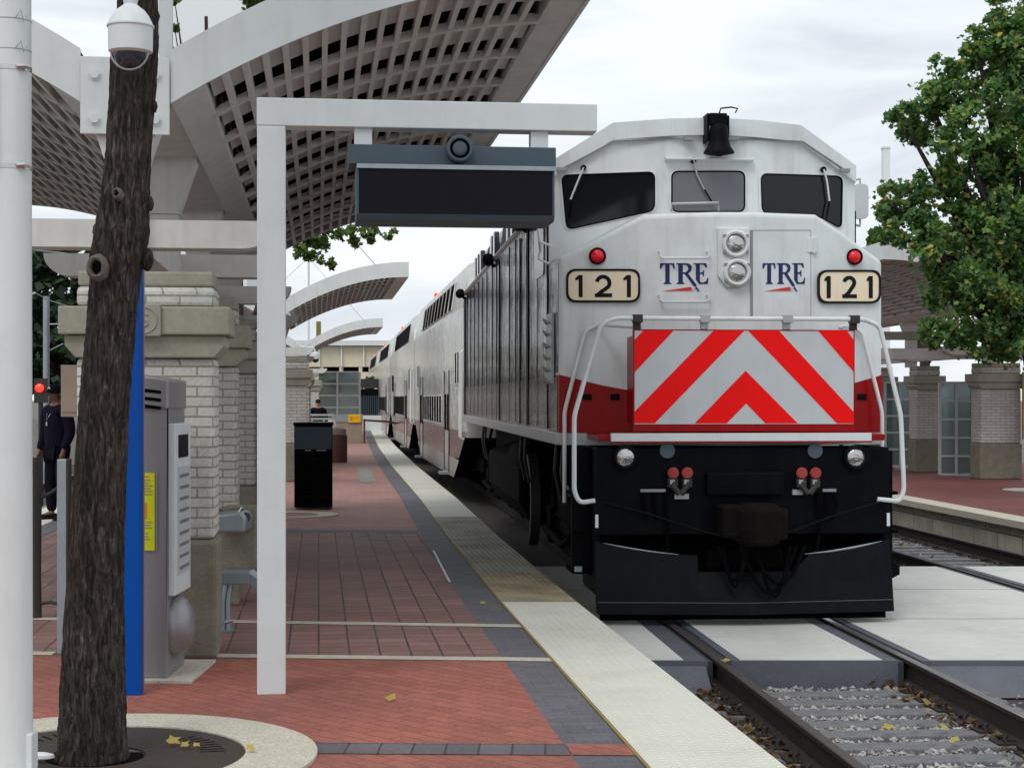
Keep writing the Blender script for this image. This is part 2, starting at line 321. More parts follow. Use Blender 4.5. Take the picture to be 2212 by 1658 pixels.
# paving zones: boundaries run with the stone bands, measured on the ground
b2l, b2r = G(470, 1421), G(1195, 1430); b1l, b1r = G(470, 1346), G(1130, 1356)
dl, dr = G(640, 1149), G(960, 1153)
def lineY(a, b): return lambda x: a.y+(b.y-a.y)*(x-a.x)/(b.x-a.x)
Lb2, Lb1, Ld = lineY(b2l, b2r), lineY(b1l, b1r), lineY(dl, dr)
Lg = lambda x: 8.16-.03*x
def zone(name, La, Lb_, z, mat, fx0=lambda y: E(y)-PW+TW, fx1=EG):
    def yat(Lf, fx):
        y = 10
        for _ in range(12): y = Lf(fx(y))
        return y
    ya0, ya1, yb0, yb1 = yat(La, fx0), yat(La, fx1), yat(Lb_, fx0), yat(Lb_, fx1)
    mid = [y for y in (7.9, 14.2, 20.3) if ya1+.1 < y < yb1-.1]
    pts = [(fx0(ya0), ya0), (fx1(ya1), ya1)]+[(fx1(y), y) for y in mid]+[(fx1(yb1), yb1), (fx0(yb0), yb0)]
    return sheet(name, pts, z, mat)
zone('near_paving', lambda x: -5, Lb2, .004, 'pave_near')
zone('square_paving', lambda x: Lb2(x)+.1, Ld, .004, 'pave_mid')
zone('dark_paving_band', Ld, lambda x: Ld(x)+.5, .006, 'pave_grey')
strip_mesh('charcoal_paving_strip', EG, EI, ysr(-5, 110), .004, 'pave_grey')
strip_mesh('charcoal_paving_strip', lambda y: E(y)-PW+TW, lambda y: E(y)-PW+TW+.33, ysr(-5, 110), .008, 'pave_grey')
zone('paving_band', lambda x: Lb2(x), lambda x: Lb2(x)+.155, .008, 'band', fx1=EI)
zone('paving_band', lambda x: Lb1(x), lambda x: Lb1(x)+.155, .008, 'band', fx1=EI)
zone('charcoal_paving_band', Lg, lambda x: Lg(x)+.26, .008, 'pave_gband')
sheet('red_paving_patch', [(EG(8.1), Lg(EG(8.1))), (EI(8.1), Lg(EI(8.1))), (EI(8.35), Lg(EI(8.1))+.26), (EG(8.35), Lg(EG(8.1))+.26)], .008, 'pave_near')
q = [G(770, 1008), G(800, 1008), G(812, 1042), G(778, 1042)]; sheet('light_paving_patch', [(p.x, p.y) for p in q], .008, 'conc')
sheet('light_paving_patch', [(-7.9, 66), (-6.9, 66), (-6.7, 62), (-7.7, 62)], .008, 'conc')
# tactile edge
for (a, b, mt) in ((-5, 14.25, 'tact'), (14.256, 16.6, 'tact_tan'), (16.606, 24.5, 'tact_dirty'), (24.506, 112, 'tact')):
    strip_mesh('tactile_edge', EI, lambda y: E(y)+.03, ysr(a, b), .012, mt)
strip_mesh('tactile_edge', lambda y: E(y)-PW-.03, lambda y: E(y)-PW+TW, ysr(-5, 112), .012, 'tact')
strip_mesh('joint_line', lambda y: EI(y)-.018, EI, ysr(-5, 60), .0105, 'ochre')
q = [G(934, 1188, .01), G(938, 1188, .01), G(974, 1256, .01), G(969, 1256, .01)]; sheet('white_mark', [(p.x, p.y) for p in q], .0105, 'white')
# track bed
strip_mesh('track_bed', lambda y: E(y)-.02, lambda y: T2(y)+3.2, ysr(-6, 160), -.555, 'ballast_bed')
strip_mesh('track_bed', lambda y: E(y)-PW-6, lambda y: E(y)-PW+.02, ysr(-6, 160), -.555, 'ballast_bed')
# right platform
RE = lambda y: T2(y)+.78+.9
rp = MB(); RPZ = -.06
for a, b in zip(ysr(20.5, 120), ysr(20.5, 120)[1:]):
    rp.k = 0; rp.add([(RE(a), a, RPZ), (RE(a)+9, a, RPZ), (RE(b)+9, b, RPZ), (RE(b), b, RPZ)], [(0, 1, 2, 3)])
    rp.k = 1; rp.add([(RE(a)+.06, a, RPZ-.01), (RE(a)+.06, a, -.62), (RE(b)+.06, b, -.62), (RE(b)+.06, b, RPZ-.01)], [(0, 1, 2, 3)])
rp.k = 1; rp.add([(RE(20.5), 20.5, RPZ), (RE(20.5)+9, 20.5, RPZ), (RE(20.5)+9, 20.5, -.62), (RE(20.5), 20.5, -.62)], [(0, 1, 2, 3)])
struct(rp.build('platform', ['pave_right', 'block']))
cop = MB()
for a, b in zip(ysr(20.5, 120), ysr(20.5, 120)[1:]):
    for (x0, x1, z0, z1) in ((-.03, .42, RPZ-.09, RPZ+.012),):
        cop.add([(RE(y)+x, y, z) for y in (a, b) for z in (z0, z1) for x in (x0, x1)], [(0, 1, 3, 2), (4, 6, 7, 5), (0, 2, 6, 4), (1, 5, 7, 3), (2, 3, 7, 6), (0, 4, 5, 1)])
struct(cop.build('platform_coping', 'cream_conc'))
sheet('road', [(12, 6), (60, 6), (60, 20), (12, 20)], -.33, 'conc')

# ================================================================= RAILS, TIES, CROSSING
def rail(fx, off, y0, y1, label, head):
    mb = MB(); ys = ysr(y0, y1)
    prof = [(-.07, -.20), (.07, -.20), (.07, -.185), (.012, -.165), (.012, -.045), (.036, -.03), (.036, -.004), (.028, 0), (-.028, 0), (-.036, -.004), (-.036, -.03), (-.012, -.045), (-.012, -.165), (-.07, -.185)]
    n = len(prof)
    for i, y in enumerate(ys):
        for a, z in prof: mb.v.append((fx(y)+off+a, y, RZ+z))
    for i in range(len(ys)-1):
        for j in range(n):
            mb.f.append((i*n+j, i*n+(j+1) % n, (i+1)*n+(j+1) % n, (i+1)*n+j)); mb.mi.append(1 if j in (6, 7, 8) else 0)
    mb.f += [tuple(range(n-1, -1, -1)), tuple((len(ys)-1)*n+j for j in range(n))]; mb.mi += [0, 0]
    tag(mb.build('rail', ['rail', head]), label, 'rail')
rail(T1, -.7525, -4, 150, 'rusty steel rail nearest the pale platform edge, running under the engine', 'rail_top_dull')
rail(T1, .7525, -4, 150, 'steel rail with a bright polished head, under the right side of the engine', 'rail_top')
rail(T2, -.7525, -4, 150, 'near rail of the empty second track', 'rail_top_dull')
rail(T2, .7525, -4, 150, 'far rail of the empty second track, beside the block platform wall', 'rail_top_dull')
LT = lambda y: E(y)-PW-1.7
rail(LT, .7525, 8, 120, 'rail of the track beyond the standing man, near side', 'rail_top'); rail(LT, -.7525, 8, 120, 'rail of the track beyond the standing man, far side', 'rail_top')
tm = None
def tie(fx, y, lab, grp, w=.21, L_=2.5):
    global tm
    if tm is None:
        mb = MB(); mb.box(-1.25, 1.25, -.105, .105, -.16, 0); o = mb.build('railway_tie', 'tie', bevel=.012); tm = o
        for x in (-.7525, .7525):
            mb = MB(); mb.box(x-.17, x+.17, -.09, .09, .0, .014); pl_ = mb.build('tie_plate', 'rail', o)
            for dx in (-.11, .11): mb = MB(); mb.tube([(x+dx, -.06, .01), (x+dx*1.1, -.05, .035), (x+dx*.75, 0, .045), (x+dx*1.1, .05, .035), (x+dx, .06, .01)], .013, 6); mb.build('rail_clip', 'rail', pl_)
    else:
        o = tm.copy(); COL.objects.link(o)
        for ch in list(tm.children):
            c_ = ch.copy(); COL.objects.link(c_); c_.parent = o
            for g_ in ch.children: d_ = g_.copy(); COL.objects.link(d_); d_.parent = c_
    o.location = (fx(y)+random.uniform(-.02, .02), y, -.492+random.uniform(-.008, .004)); o.rotation_euler = (0, 0, R(4.7)+random.uniform(-.012, .012))
    return tag(o, lab, 'railway tie', grp)
ORD = 'first second third fourth fifth sixth seventh eighth ninth tenth eleventh twelfth thirteenth fourteenth fifteenth sixteenth seventeenth eighteenth nineteenth twentieth'.split()
ORD += ['twenty-'+o for o in ORD[:9]]+['thirtieth']+['thirty-'+o for o in ORD[:9]]
for i in range(15): tie(T1, 12.72-.385*i, f'{ORD[i]} grey tie in front of the engine, counting from the concrete crossing', 'ties in front of the engine')
for i in range(12): tie(T2, 12.7-.5*i, f'{ORD[i]} grey tie of the empty track on the near side of the crossing', 'ties before the crossing on the second track')
for i in range(30): tie(T2, 20.8+.5*i, f'{ORD[i]} grey tie of the empty track beyond the crossing, counting from the concrete', 'ties of the second track beyond the crossing')
# tie plates / clips as parts of nothing: spikes are grouped with the litter
# crossing panels: rows along Y, columns across
rows = [(13.1, 15.53), (15.56, 17.95), (17.98, 20.4)]
def panel(x0f, x1f, ya, yb, label, ztop=RZ-.004, deep=.26, fc='panel', e1=.07):
    mb = MB(); t = .012
    r = thing('crossing_plate', label, 'crossing panel', (0, 0, 0), 0, 'concrete panels of the track crossing')
    vs = lambda z: [(x0f(ya), ya, z), (x1f(ya), ya, z), (x1f(yb), yb, z), (x0f(yb), yb, z)]
    mb.add(vs(ztop-deep)+vs(ztop-.006), [(0, 3, 2, 1), (4, 5, 6, 7), (0, 1, 5, 4), (1, 2, 6, 5), (2, 3, 7, 6), (3, 0, 4, 7)]); mb.build('steel_frame', 'panel_edge', r)
    m2 = MB(); e = .07
    vs2 = lambda z: [(x0f(ya)+e, ya+.02, z), (x1f(ya)-e1, ya+.02, z), (x1f(yb)-e1, yb-.01, z), (x0f(yb)+e, yb-.01, z)]
    m2.add(vs2(ztop-.02)+vs2(ztop), [(0, 3, 2, 1), (4, 5, 6, 7), (0, 1, 5, 4), (1, 2, 6, 5), (2, 3, 7, 6), (3, 0, 4, 7)]); m2.build('concrete_top', fc, r)
names = ['nearest', 'middle', 'farthest']
for i, (a, b) in enumerate(rows):
    nm = names[i]
    panel(lambda y: T1(y)-.655, lambda y: T1(y)+.655, a, b, f'{nm} concrete crossing panel between the rails under the engine', e1=.12)
    panel(lambda y: T1(y)+.84, lambda y: T2(y)-.84, a, b, f'{nm} concrete crossing panel between the two tracks')
    panel(lambda y: T2(y)-.655, lambda y: T2(y)+.655, a, b, f'{nm} concrete crossing panel between the rails of the second track')
    panel(lambda y: T2(y)+.84, lambda y: T2(y)+4.5, a, b, f'{nm} concrete crossing panel outside the second track')
    panel(lambda y: E(y)+.03, lambda y: T1(y)-.84, a, b, f'{nm} narrow concrete crossing panel beside the platform edge', e1=.19)
rb = MB()
for fx in (T1, T2):
    for off0, off1 in ((-.84, -.80), (-.70, -.655), (.655, .70), (.80, .84)):
        a, b = 13.1, 20.4; z0, z1 = -.55, RZ-.02
        rb.add([(fx(y)+o, y, z) for y in (a, b) for z in (z0, z1) for o in (off0, off1)], [(0, 1, 3, 2), (4, 6, 7, 5), (0, 2, 6, 4), (1, 5, 7, 3), (2, 3, 7, 6)])
struct(rb.build('flangeway_rubber', 'rubber'))
# sloped apron ends at the near edge of the crossing
for x0, x1, lab in ((lambda y: T1(y)+.9, lambda y: T1(y)+1.75, 'dark sloped end ramp against the near edge of the crossing, right of the bright rail'), (lambda y: E(y)+.04, lambda y: T1(y)-.86, 'dark sloped end ramp at the crossing beside the platform edge')):
    mb = MB(); a, b = 12.75, 13.09
    mb.add([(x0(a), a, -.54), (x1(a), a, -.54), (x1(b), b, -.54), (x0(b), b, -.54), (x1(b), b, RZ-.05), (x0(b), b, RZ-.05)], [(0, 3, 2, 1), (0, 1, 4, 5), (1, 2, 4), (3, 0, 5), (2, 3, 5, 4)])
    tag(mb.build('crossing_ramp', 'panel_edge'), lab, 'end ramp')
# ballast stones and litter
def stones(name, n, region, smin, smax, z0, mat, label):
    mb = MB()
    for _ in range(n):
        x, y = region(); r = random.uniform(smin, smax); z = z0+random.uniform(-.3, .8)*r
        base = [Vector((1, 0, 0)), Vector((-1, 0, 0)), Vector((0, 1, 0)), Vector((0, -1, 0)), Vector((0, 0, 1)), Vector((0, 0, -1))]
        vs = [Vector((x, y, z))+Matrix.Rotation(random.uniform(0, 6.3), 3, 'Z') @ (Vector((b.x*random.uniform(.7, 1.4), b.y*random.uniform(.6, 1.1), b.z*random.uniform(.4, .9)))+Vector((random.uniform(-.3, .3), random.uniform(-.3, .3), 0)))*r for b in base]
        mb.add(vs, [(0, 2, 4), (2, 1, 4), (1, 3, 4), (3, 0, 4), (2, 0, 5), (1, 2, 5), (3, 1, 5), (0, 3, 5)])
    o = mb.build(name, mat); o['label'] = label; o['category'] = 'gravel'; o['kind'] = 'stuff'; return o
def reg1():
    y = 12.72+.1925-.385*random.randrange(0, 16)+random.gauss(0, .045); return (T1(y)+random.uniform(-.66, .66), y)
def reg2():
    y = random.uniform(6.5, 13.05); return (T1(y)+random.uniform(.85, 6.5), y)
def reg3():
    y = random.uniform(20.5, 40); return (T2(y)+random.uniform(-2.4, 1.5), y)
def reg4():
    y = random.uniform(6.5, 13.05); return (random.uniform(E(y)+.02, T1(y)-.8), y)
stones('ballast', 2900, reg1, .013, .031, -.52, 'stonechip', 'pale grey crushed stone lying between the ties')
stones('ballast', 2600, reg2, .015, .035, -.54, 'stonechip', 'grey crushed stone beside and between the two tracks')
stones('ballast', 3500, reg3, .02, .045, -.54, 'stonechip', 'grey crushed stone of the second track beyond the crossing')
stones('ballast', 500, reg4, .015, .03, -.54, 'stonechip', 'grey crushed stone between the platform edge and the rusty rail')
def leaf_poly(c, nrm, size, rot, lobes=5):
    a = nrm.orthogonal().normalized(); b = nrm.cross(a); pts = []
    for i in range(lobes*2-1):
        t = rot+math.pi*2*i/(lobes*2-1); r = size*((1 if i % 2 == 0 else .55)*random.uniform(.7, 1.15)); pts.append(c+(a*math.cos(t)+b*math.sin(t))*r)
    return pts
def litter(n, region, zf, label, mat='litter', s0=.02, s1=.05):
    mb = MB()
    for _ in range(n):
        x, y = region(); c = Vector((x, y, zf+random.uniform(0, .05)))
        nr = Vector((random.gauss(0, .5), random.gauss(0, .5), 1)).normalized(); pts = leaf_poly(c, nr, random.uniform(s0, s1), random.uniform(0, 6), 4)
        mb.add(pts, [tuple(range(len(pts)))])
    o = mb.build('fallen_leaves', mat); o['kind'] = 'stuff'; o['label'] = label; o['category'] = 'fallen leaves'
litter(2600, reg4, -.52, 'brown dry leaves heaped between the platform edge and the rusty rail')
def reg5():
    y = random.uniform(6.5, 13.1); return (T1(y)+.75-abs(random.gauss(.0, .12))-.05, y)
litter(380, reg5, -.52, 'brown leaves caught along the bright polished rail')
def reg6():
    y = random.uniform(22, 32); return (T2(y)+random.uniform(-1.6, 1.5), y)
litter(220, reg6, -.5, 'brown leaves scattered over the second track', s0=.03, s1=.06)
def one_leaf(p, label, s=.04):
    mb = MB(); nr = Vector((random.gauss(0, .2), -.45, 1)).normalized(); pts = leaf_poly(p+Vector((0, 0, s*.5)), nr, s, random.random()*6, 5); mb.add(pts, [tuple(range(len(pts)))])
    mb.add([p+Vector((0, 0, s*.5)), p+Vector((s*1.5, .01, s*.7)), p+Vector((s*1.5, .014, s*.7))], [(0, 1, 2)])
    tag(mb.build('fallen_leaf', 'yleaf'), label, 'leaf')
one_leaf(G(845, 1512, .01), 'pale fallen leaf lying on the red paving right of the white sign post')
one_leaf(G(1043, 1304, .012), 'small pale leaf on the charcoal paving beside the tan edge tiles', .03)
one_leaf(G(376, 1606, .03), 'yellow leaf on the iron tree grate right of the trunk', .045)
one_leaf(G(400, 1612, .03), 'yellow leaf with an upturned lobe, second on the tree grate', .03)
one_leaf(G(424, 1612, .03), 'small cream leaf on the tree grate', .025)
one_leaf(G(540, 1620, .03), 'yellow leaf on the cream ring at its inner edge', .035)
one_leaf(G(1568, 1430, -.29), 'yellow-green leaf perched on the rail by the nearest crossing panel', .04)
one_leaf(G(2062, 1602, -.46), 'yellow leaf on a tie near the bright rail', .04)
one_leaf(G(2040, 1575, -.46), 'yellow leaf leaning up between ties near the bright rail', .04)
one_leaf(G(1918, 1576, -.45), 'pale green leaf lying on the stones between the rails', .045)

# ================================================================= LOCOMOTIVE
TA = math.atan(.083); LX, LY = 2.05, 16.27
loco = thing('locomotive', 'white diesel locomotive numbered 121 with red and white chevron front', 'locomotive', (LX, LY, RZ), TA)
def yn(u):     # plan of the nose
    if u < -.15: return -.40+(-.15-u)*.40/1.45
    if u > .20: return -.40+(u-.20)*.40/1.40
    return -.40
def yc(u):     # plan of the windscreen
    a = abs(u-.02); return .60+max(0, a-.45)*.30
def Lp(px, py, yf):
    lo, hi = -3.0, 3.0; c, s = math.cos(TA), math.sin(TA)
    for _ in range(40):
        u = (lo+hi)/2; y = yf(u); X = LX+u*c-y*s; Y = LY+u*s+y*c
        if CX+FPX*X/Y < px: lo = u
        else: hi = u
    return u, HC+(HY-py)/FPX*Y-RZ
K1 = lambda cx, cy: (1175+.3515*cx, 224.6+.3515*cy)
K2 = lambda cx, cy: (1175+.3593*cx, 673.9+.3593*cy)
K3 = lambda cx, cy: (1175+.3593*cx, 1036.8+.3593*cy)
def NP(pts, yf=yn, K=K1, eps=.004, close=True):
    out = []
    for p in pts:
        u, z = Lp(*K(*p), yf); out.append(Vector((u, yf(u)-eps, z)))
    return out
def flat(name, polys, mat, parent, yf=yn, K=K1, eps=.004):
    mb = MB()
    for pl in polys:
        v = NP(pl, yf, K, eps); mb.add(v, [tuple(range(len(v)))])
    return mb.build(name, mat, parent)
def stroke(pts, w):    # polyline -> list of quads + joints in 2D picture units
    out = []
    n = len(pts)
    left, right = [], []
    for i, p in enumerate(pts):
        a = pts[max(i-1, 0)]; b = pts[min(i+1, n-1)]; dx, dy = b[0]-a[0], b[1]-a[1]; l = math.hypot(dx, dy) or 1
        nx, ny = -dy/l*w/2, dx/l*w/2; left.append((p[0]+nx, p[1]+ny)); right.append((p[0]-nx, p[1]-ny))
    for i in range(n-1): out.append([left[i], left[i+1], right[i+1], right[i]])
    return out
# nose
cols = [-1.6, -1.2, -.8, -.15, .20, .88, 1.25, 1.6]
def ztop(u): return interp([(-1.6, 3.40), (-.79, 3.82), (.89, 3.83), (1.6, 3.40)], u)
def zred(u): return 2.28-(1.6-abs(u))*.18/.7*1 if abs(u) > .9 else 2.10
nm = MB(); yb = 1.05
for a, b in zip(cols, cols[1:]):
    nm.add([(a, yn(a), zred(a)), (b, yn(b), zred(b)), (b, yn(b), ztop(b)), (a, yn(a), ztop(a))], [(0, 1, 2, 3)])
    nm.add([(a, yn(a), ztop(a)), (b, yn(b), ztop(b)), (b, yb, ztop(b)+.06), (a, yb, ztop(a)+.06)], [(0, 1, 2, 3)])
for u in (-1.6, 1.6): nm.add([(u, 0, zred(u)), (u, 0, ztop(u)), (u, yb, ztop(u)+.06), (u, yb, zred(u))], [(0, 1, 2, 3)])
import bmesh
def weld(o, d=.0005):
    bm = bmesh.new(); bm.from_mesh(o.data); bmesh.ops.remove_doubles(bm, verts=bm.verts, dist=d); bmesh.ops.recalc_face_normals(bm, faces=bm.faces); bm.to_mesh(o.data); bm.free()
nose = nm.build('nose', 'loco_white', loco, bevel=.045, seg=3); weld(nose)
nr = MB()
for a, b in zip(cols, cols[1:]):
    nr.add([(a, yn(a), 1.72), (b, yn(b), 1.72), (b, yn(b), zred(b)), (a, yn(a), zred(a))], [(0, 1, 2, 3)])
nr.add([(-1.6, 0, 1.72), (-1.6, 0, zred(-1.6)), (-1.6, yb, zred(-1.6)), (-1.6, yb, 1.72)], [(0, 1, 2, 3)]); nr.add([(1.6, 0, 1.72), (1.6, 0, zred(1.6)), (1.6, yb, zred(1.6)), (1.6, yb, 1.72)], [(0, 1, 2, 3)])
red = nr.build('lower_nose', 'red', loco); weld(red)
for cxp in (258, 425, 1911):
    mb = MB(); mb.add(*[NP([(cxp-28, 492), (cxp+28, 492), (cxp+28, 528), (cxp-28, 528)], yn, K2, .012), [(0, 1, 2, 3)]]); mb.build('step_opening', 'black', red)
ns = MB()
for a, b in zip(cols, cols[1:]):
    ns.add([(a, yn(a)-.012, 1.60), (b, yn(b)-.012, 1.60), (b, yn(b)-.012, 1.715), (a, yn(a)-.012, 1.715), (a, yn(a)+.05, 1.60), (b, yn(b)+.05, 1.60)], [(0, 1, 2, 3), (0, 4, 5, 1)])
ns.build('front_sill', 'silver', loco)
# cab
ccols = [-1.6, -1.44, -.97, -.43, .02, .47, .97, 1.44, 1.6]
def zroof(u): return interp([(-1.6, 4.45), (-.97, 4.83), (0, 4.87), (.97, 4.83), (1.6, 4.45)], u)
cm = MB()
for a, b in zip(ccols, ccols[1:]):
    cm.add([(a, yc(a), 3.2), (b, yc(b), 3.2), (b, yc(b), zroof(b)), (a, yc(a), zroof(a))], [(0, 1, 2, 3)])
    cm.add([(a, yc(a), zroof(a)), (b, yc(b), zroof(b)), (b, 3.0, zroof(b)), (a, 3.0, zroof(a))], [(0, 1, 2, 3)])
for u in (-1.6, 1.6):
    cm.add([(u, yc(u), 1.72), (u, yc(u), 4.45), (u, 3.0, 4.45), (u, 3.0, 1.72)], [(0, 1, 2, 3)])
cm.add([(u, 3.0, zroof(u)) for u in ccols]+[(1.6, 3.0, 1.72), (-1.6, 3.0, 1.72)], [tuple(range(len(ccols)+2))])
cab = cm.build('cab', 'loco_white', loco, bevel=.05, seg=3); weld(cab)
# roof brow over the windscreen
bm_ = MB()
for a, b in zip(ccols[:-1], ccols[1:]):
    bm_.add([(a, yc(a)-.05, zroof(a)-.16), (b, yc(b)-.05, zroof(b)-.16), (b, yc(b)-.05, zroof(b)+.012), (a, yc(a)-.05, zroof(a)+.012),
             (a, yc(a)+.1, zroof(a)+.02), (b, yc(b)+.1, zroof(b)+.02), (a, yc(a)+.01, zroof(a)-.16), (b, yc(b)+.01, zroof(b)-.16)], [(0, 1, 2, 3), (3, 2, 5, 4), (0, 6, 7, 1)])
bw = bm_.build('roof_brow', 'loco_white', cab); weld(bw)
def rounded(pts, r, n=5):
    out = []; m = len(pts)
    for i in range(m):
        p, a, b = Vector(pts[i]), Vector(pts[i-1]), Vector(pts[(i+1) % m])
        da, db = (a-p).normalized(), (b-p).normalized(); p0, p1 = p+da*r, p+db*r
        for k in range(n+1):
            t = k/n; out.append(tuple(p0*(1-t)**2+p*2*t*(1-t)+p1*t*t))
    return out
wins = [[(108, 440), (678, 420), (678, 655), (140, 772)], [(785, 415), (1232, 415), (1232, 662), (785, 662)], [(1333, 430), (1832, 446), (1826, 770), (1340, 672)]]
wins[2] = [(1333, 430), (1832, 446), (1826, 768), (1690, 690), (1340, 672)]
for i, w in enumerate(wins):
    c = Vector((sum(p[0] for p in w)/len(w), sum(p[1] for p in w)/len(w)))
    wo_ = [tuple(c+(Vector(p)-c)*(1+16/(Vector(p)-c).length*1.2)) for p in w]
    wp = rounded(w, 42); wf = rounded(wo_, 55)
    A = NP(wp, yc, K1, .012); B = NP(wf, yc, K1, .012); Cc = NP(wp, yc, K1, .004); D = NP(wf, yc, K1, -.01); n = len(wp)
    fr = MB(); fr.add(A+B+Cc+D, [(j, (j+1) % n, (j+1) % n+n, j+n) for j in range(n)]+[(j, (j+1) % n, (j+1) % n+2*n, j+2*n) for j in range(n)]+[(j+n, (j+1) % n+n, (j+1) % n+3*n, j+3*n) for j in range(n)])
    f_ = fr.build('window_frame', 'loco_white', loco, smooth=30)
    g_ = MB(); v = NP(wp, yc, K1, .006); g_.add(v, [tuple(range(len(v)))]); g_.build('window_glass', 'glass_grey' if i == 1 else 'glass', f_)
    gs = MB(); 
    for j in range(n): gs.add([A[j], A[(j+1) % n], NP([wp[(j+1) % n]], yc, K1, .018)[0], NP([wp[j]], yc, K1, .018)[0]], [(0, 1, 2, 3)])
# seals: thin dark rim around each glass
for i, w in enumerate(wins):
    wp = rounded(w, 42); pts = NP(wp, yc, K1, .012); mb = MB(); mb.tube(pts+[pts[0]], .008, 6); mb.build('window_seal', 'black', loco)
# wipers
for k, pl in enumerate(([(240, 395), (200, 490), (160, 590), (145, 700)], [(915, 350), (935, 440), (980, 530), (1030, 612)], [(1712, 405), (1732, 480), (1747, 600), (1728, 705)])):
    v = NP(pl, yc, K1, .05); mb = MB(); mb.tube(v[:3], .010, 6); wpz = mb.build('wiper', 'white' if k != 1 else 'silver', loco)
    mb = MB(); mb.tube(v[2:] if k != 1 else v[1:], .009, 6); mb.build('wiper_blade', 'black', wpz)
    mb = MB(); mb.lathe([(.028, 0), (.028, .05)], 'y', (v[0].x, v[0].y, v[0].z)); mb.build('wiper_pivot', 'black', wpz)
v = NP([(766, 672), (766, 625), (1050, 618), (1050, 668)], yc, K1, .18); mb = MB(); mb.tube(v, .012, 8); mb.build('window_grab_bar', 'silver', loco, smooth=40)
# brow seam, ledge under bell, latches
v = NP([(90, 412), (430, 231), (880, 211)], yc, K1, .06); mb = MB(); mb.tube(v, .008, 6); mb.build('brow_seam', 'grey_metal', cab)
v = NP([(1150, 214), (1580, 236), (1842, 412)], yc, K1, .06); mb = MB(); mb.tube(v, .008, 6); mb.build('brow_seam', 'grey_metal', cab)
for p in ((883, 218), (1150, 218), (105, 405), (1838, 412)):
    q = NP([p], yc, K1, .07)[0]; mb = MB(); mb.box(q.x-.05, q.x+.05, q.y-.02, q.y+.03, q.z-.02, q.z+.015); mb.build('brow_latch', 'grey_metal', cab)
q0, q1 = NP([(742, 346), (1282, 348)], yc, K1, .0); mb = MB(); mb.prism([(q0.y+.02, q0.z-.012), (q0.y-.10, q0.z+.0), (q0.y-.10, q0.z+.010), (q0.y+.02, q0.z+.04)], q0.x, q1.x, 'yz'); mb.build('bell_ledge', 'loco_white', cab)
# bell
q = NP([(1050, 200)], yc, K1, .20)[0]
mb = MB(); H = .34; zb_ = q.z-.20
mb.lathe([(.02, zb_-.03), (.05, zb_-.02), (.155, zb_), (.150, zb_+.02), (.12, zb_+.06), (.10, zb_+.12), (.095, zb_+.22), (.085, zb_+.27), (.05, zb_+.30)], 'z', (q.x, q.y, 0), 28)
bell = mb.build('bell', 'black', loco, smooth=40)
mb = MB(); mb.box(q.x-.10, q.x+.08, q.y-.03, q.y+.05, zb_+.28, zb_+.40); mb.box(q.x-.125, q.x-.10, q.y-.02, q.y+.22, zb_+.12, zb_+.40); mb.box(q.x+.08, q.x+.105, q.y-.02, q.y+.22, zb_+.16, zb_+.38); mb.build('bell_yoke', 'black', bell, bevel=.01)
mb = MB(); mb.tube([(q.x+.0, q.y, zb_+.39), (q.x+.02, q.y, zb_+.45), (q.x+.12, q.y-.02, zb_+.46), (q.x+.19, q.y, zb_+.45), (q.x+.17, q.y+.02, zb_+.41)], .008, 6); mb.build('bell_pipe', 'black', bell)
# nose details : headlights
hp = NP([(1062, 762), (1262, 762), (1262, 1075), (1200, 1130), (1120, 1130), (1066, 1060)], yn, K1, 0)
mb = MB(); mb.add([p for p in hp]+[p+Vector((0, -.035, 0)) for p in hp], [(6, 7, 8, 9, 10, 11)]+[(i, (i+1) % 6, (i+1) % 6+6, i+6) for i in range(6)])
hh = mb.build('headlight_housing', 'loco_white', loco, bevel=.01)
for p in ((1172, 862), (1180, 1038)):
    q = NP([p], yn, K1, .035)[0]
    mb = MB(); mb.lathe([(.132, 0), (.132, -.03), (.115, -.045), (.098, -.04), (.092, -.01)], 'y', tuple(q), 30); hr = mb.build('headlight', 'loco_white', loco, smooth=35)
    mb = MB(); mb.lathe([(.093, -.015), (.07, -.027), (.03, -.035), (.005, -.037)], 'y', tuple(q), 26); mb.build('headlight_lens', 'lamp_glass', hr, smooth=60)
    mb = MB(); mb.lathe([(.085, -.012), (.05, -.020), (.02, -.010)], 'y', tuple(q), 8)
    for a in (35, 145, 215, 325): mb2 = MB(); mb2.box(q.x+.13*math.cos(R(a))-.014, q.x+.13*math.cos(R(a))+.014, q.y-.04, q.y, q.z+.13*math.sin(R(a))-.014, q.z+.13*math.sin(R(a))+.014); mb2.build('lamp_clip', 'grey_metal', hr)
# door seam
def seam(pl, w=.012, mat='ink', yf=yn, name='door_seam'):
    v = NP(pl, yf, K1, .001); mb = MB(); mb.tube(v, w/2, 5); return mb.build(name, mat, loco)
seam([(1275, 775), (1275, 1318)], .03, 'grey_metal'); seam([(1275, 775), (1640, 775)], .008, 'silver'); seam([(1640, 775), (1640, 1318)], .008, 'silver')
q = NP([(1645, 868)], yn, K1, 0)[0]; mb = MB(); mb.box(q.x-.05, q.x+.05, q.y-.02, q.y+.02, q.z-.07, q.z+.07); mb.tube([(q.x+.02, q.y-.02, q.z-.08), (q.x+.02, q.y-.02, q.z+.08)], .014, 8); mb.build('door_hinge', 'loco_white', loco, bevel=.005)
for yy in (938, 1205):
    v = NP([(708, yy-28), (708, yy+4), (725, yy+12), (990, yy+12), (1003, yy+4), (1003, yy-28)], yn, K1, .07); v0 = NP([(708, yy-28)], yn, K1, 0)[0]; v1 = NP([(1003, yy-28)], yn, K1, 0)[0]
    mb = MB(); mb.tube([v0]+v+[v1], .011, 8); mb.build('nose_grab_iron', 'loco_white', loco, smooth=40)
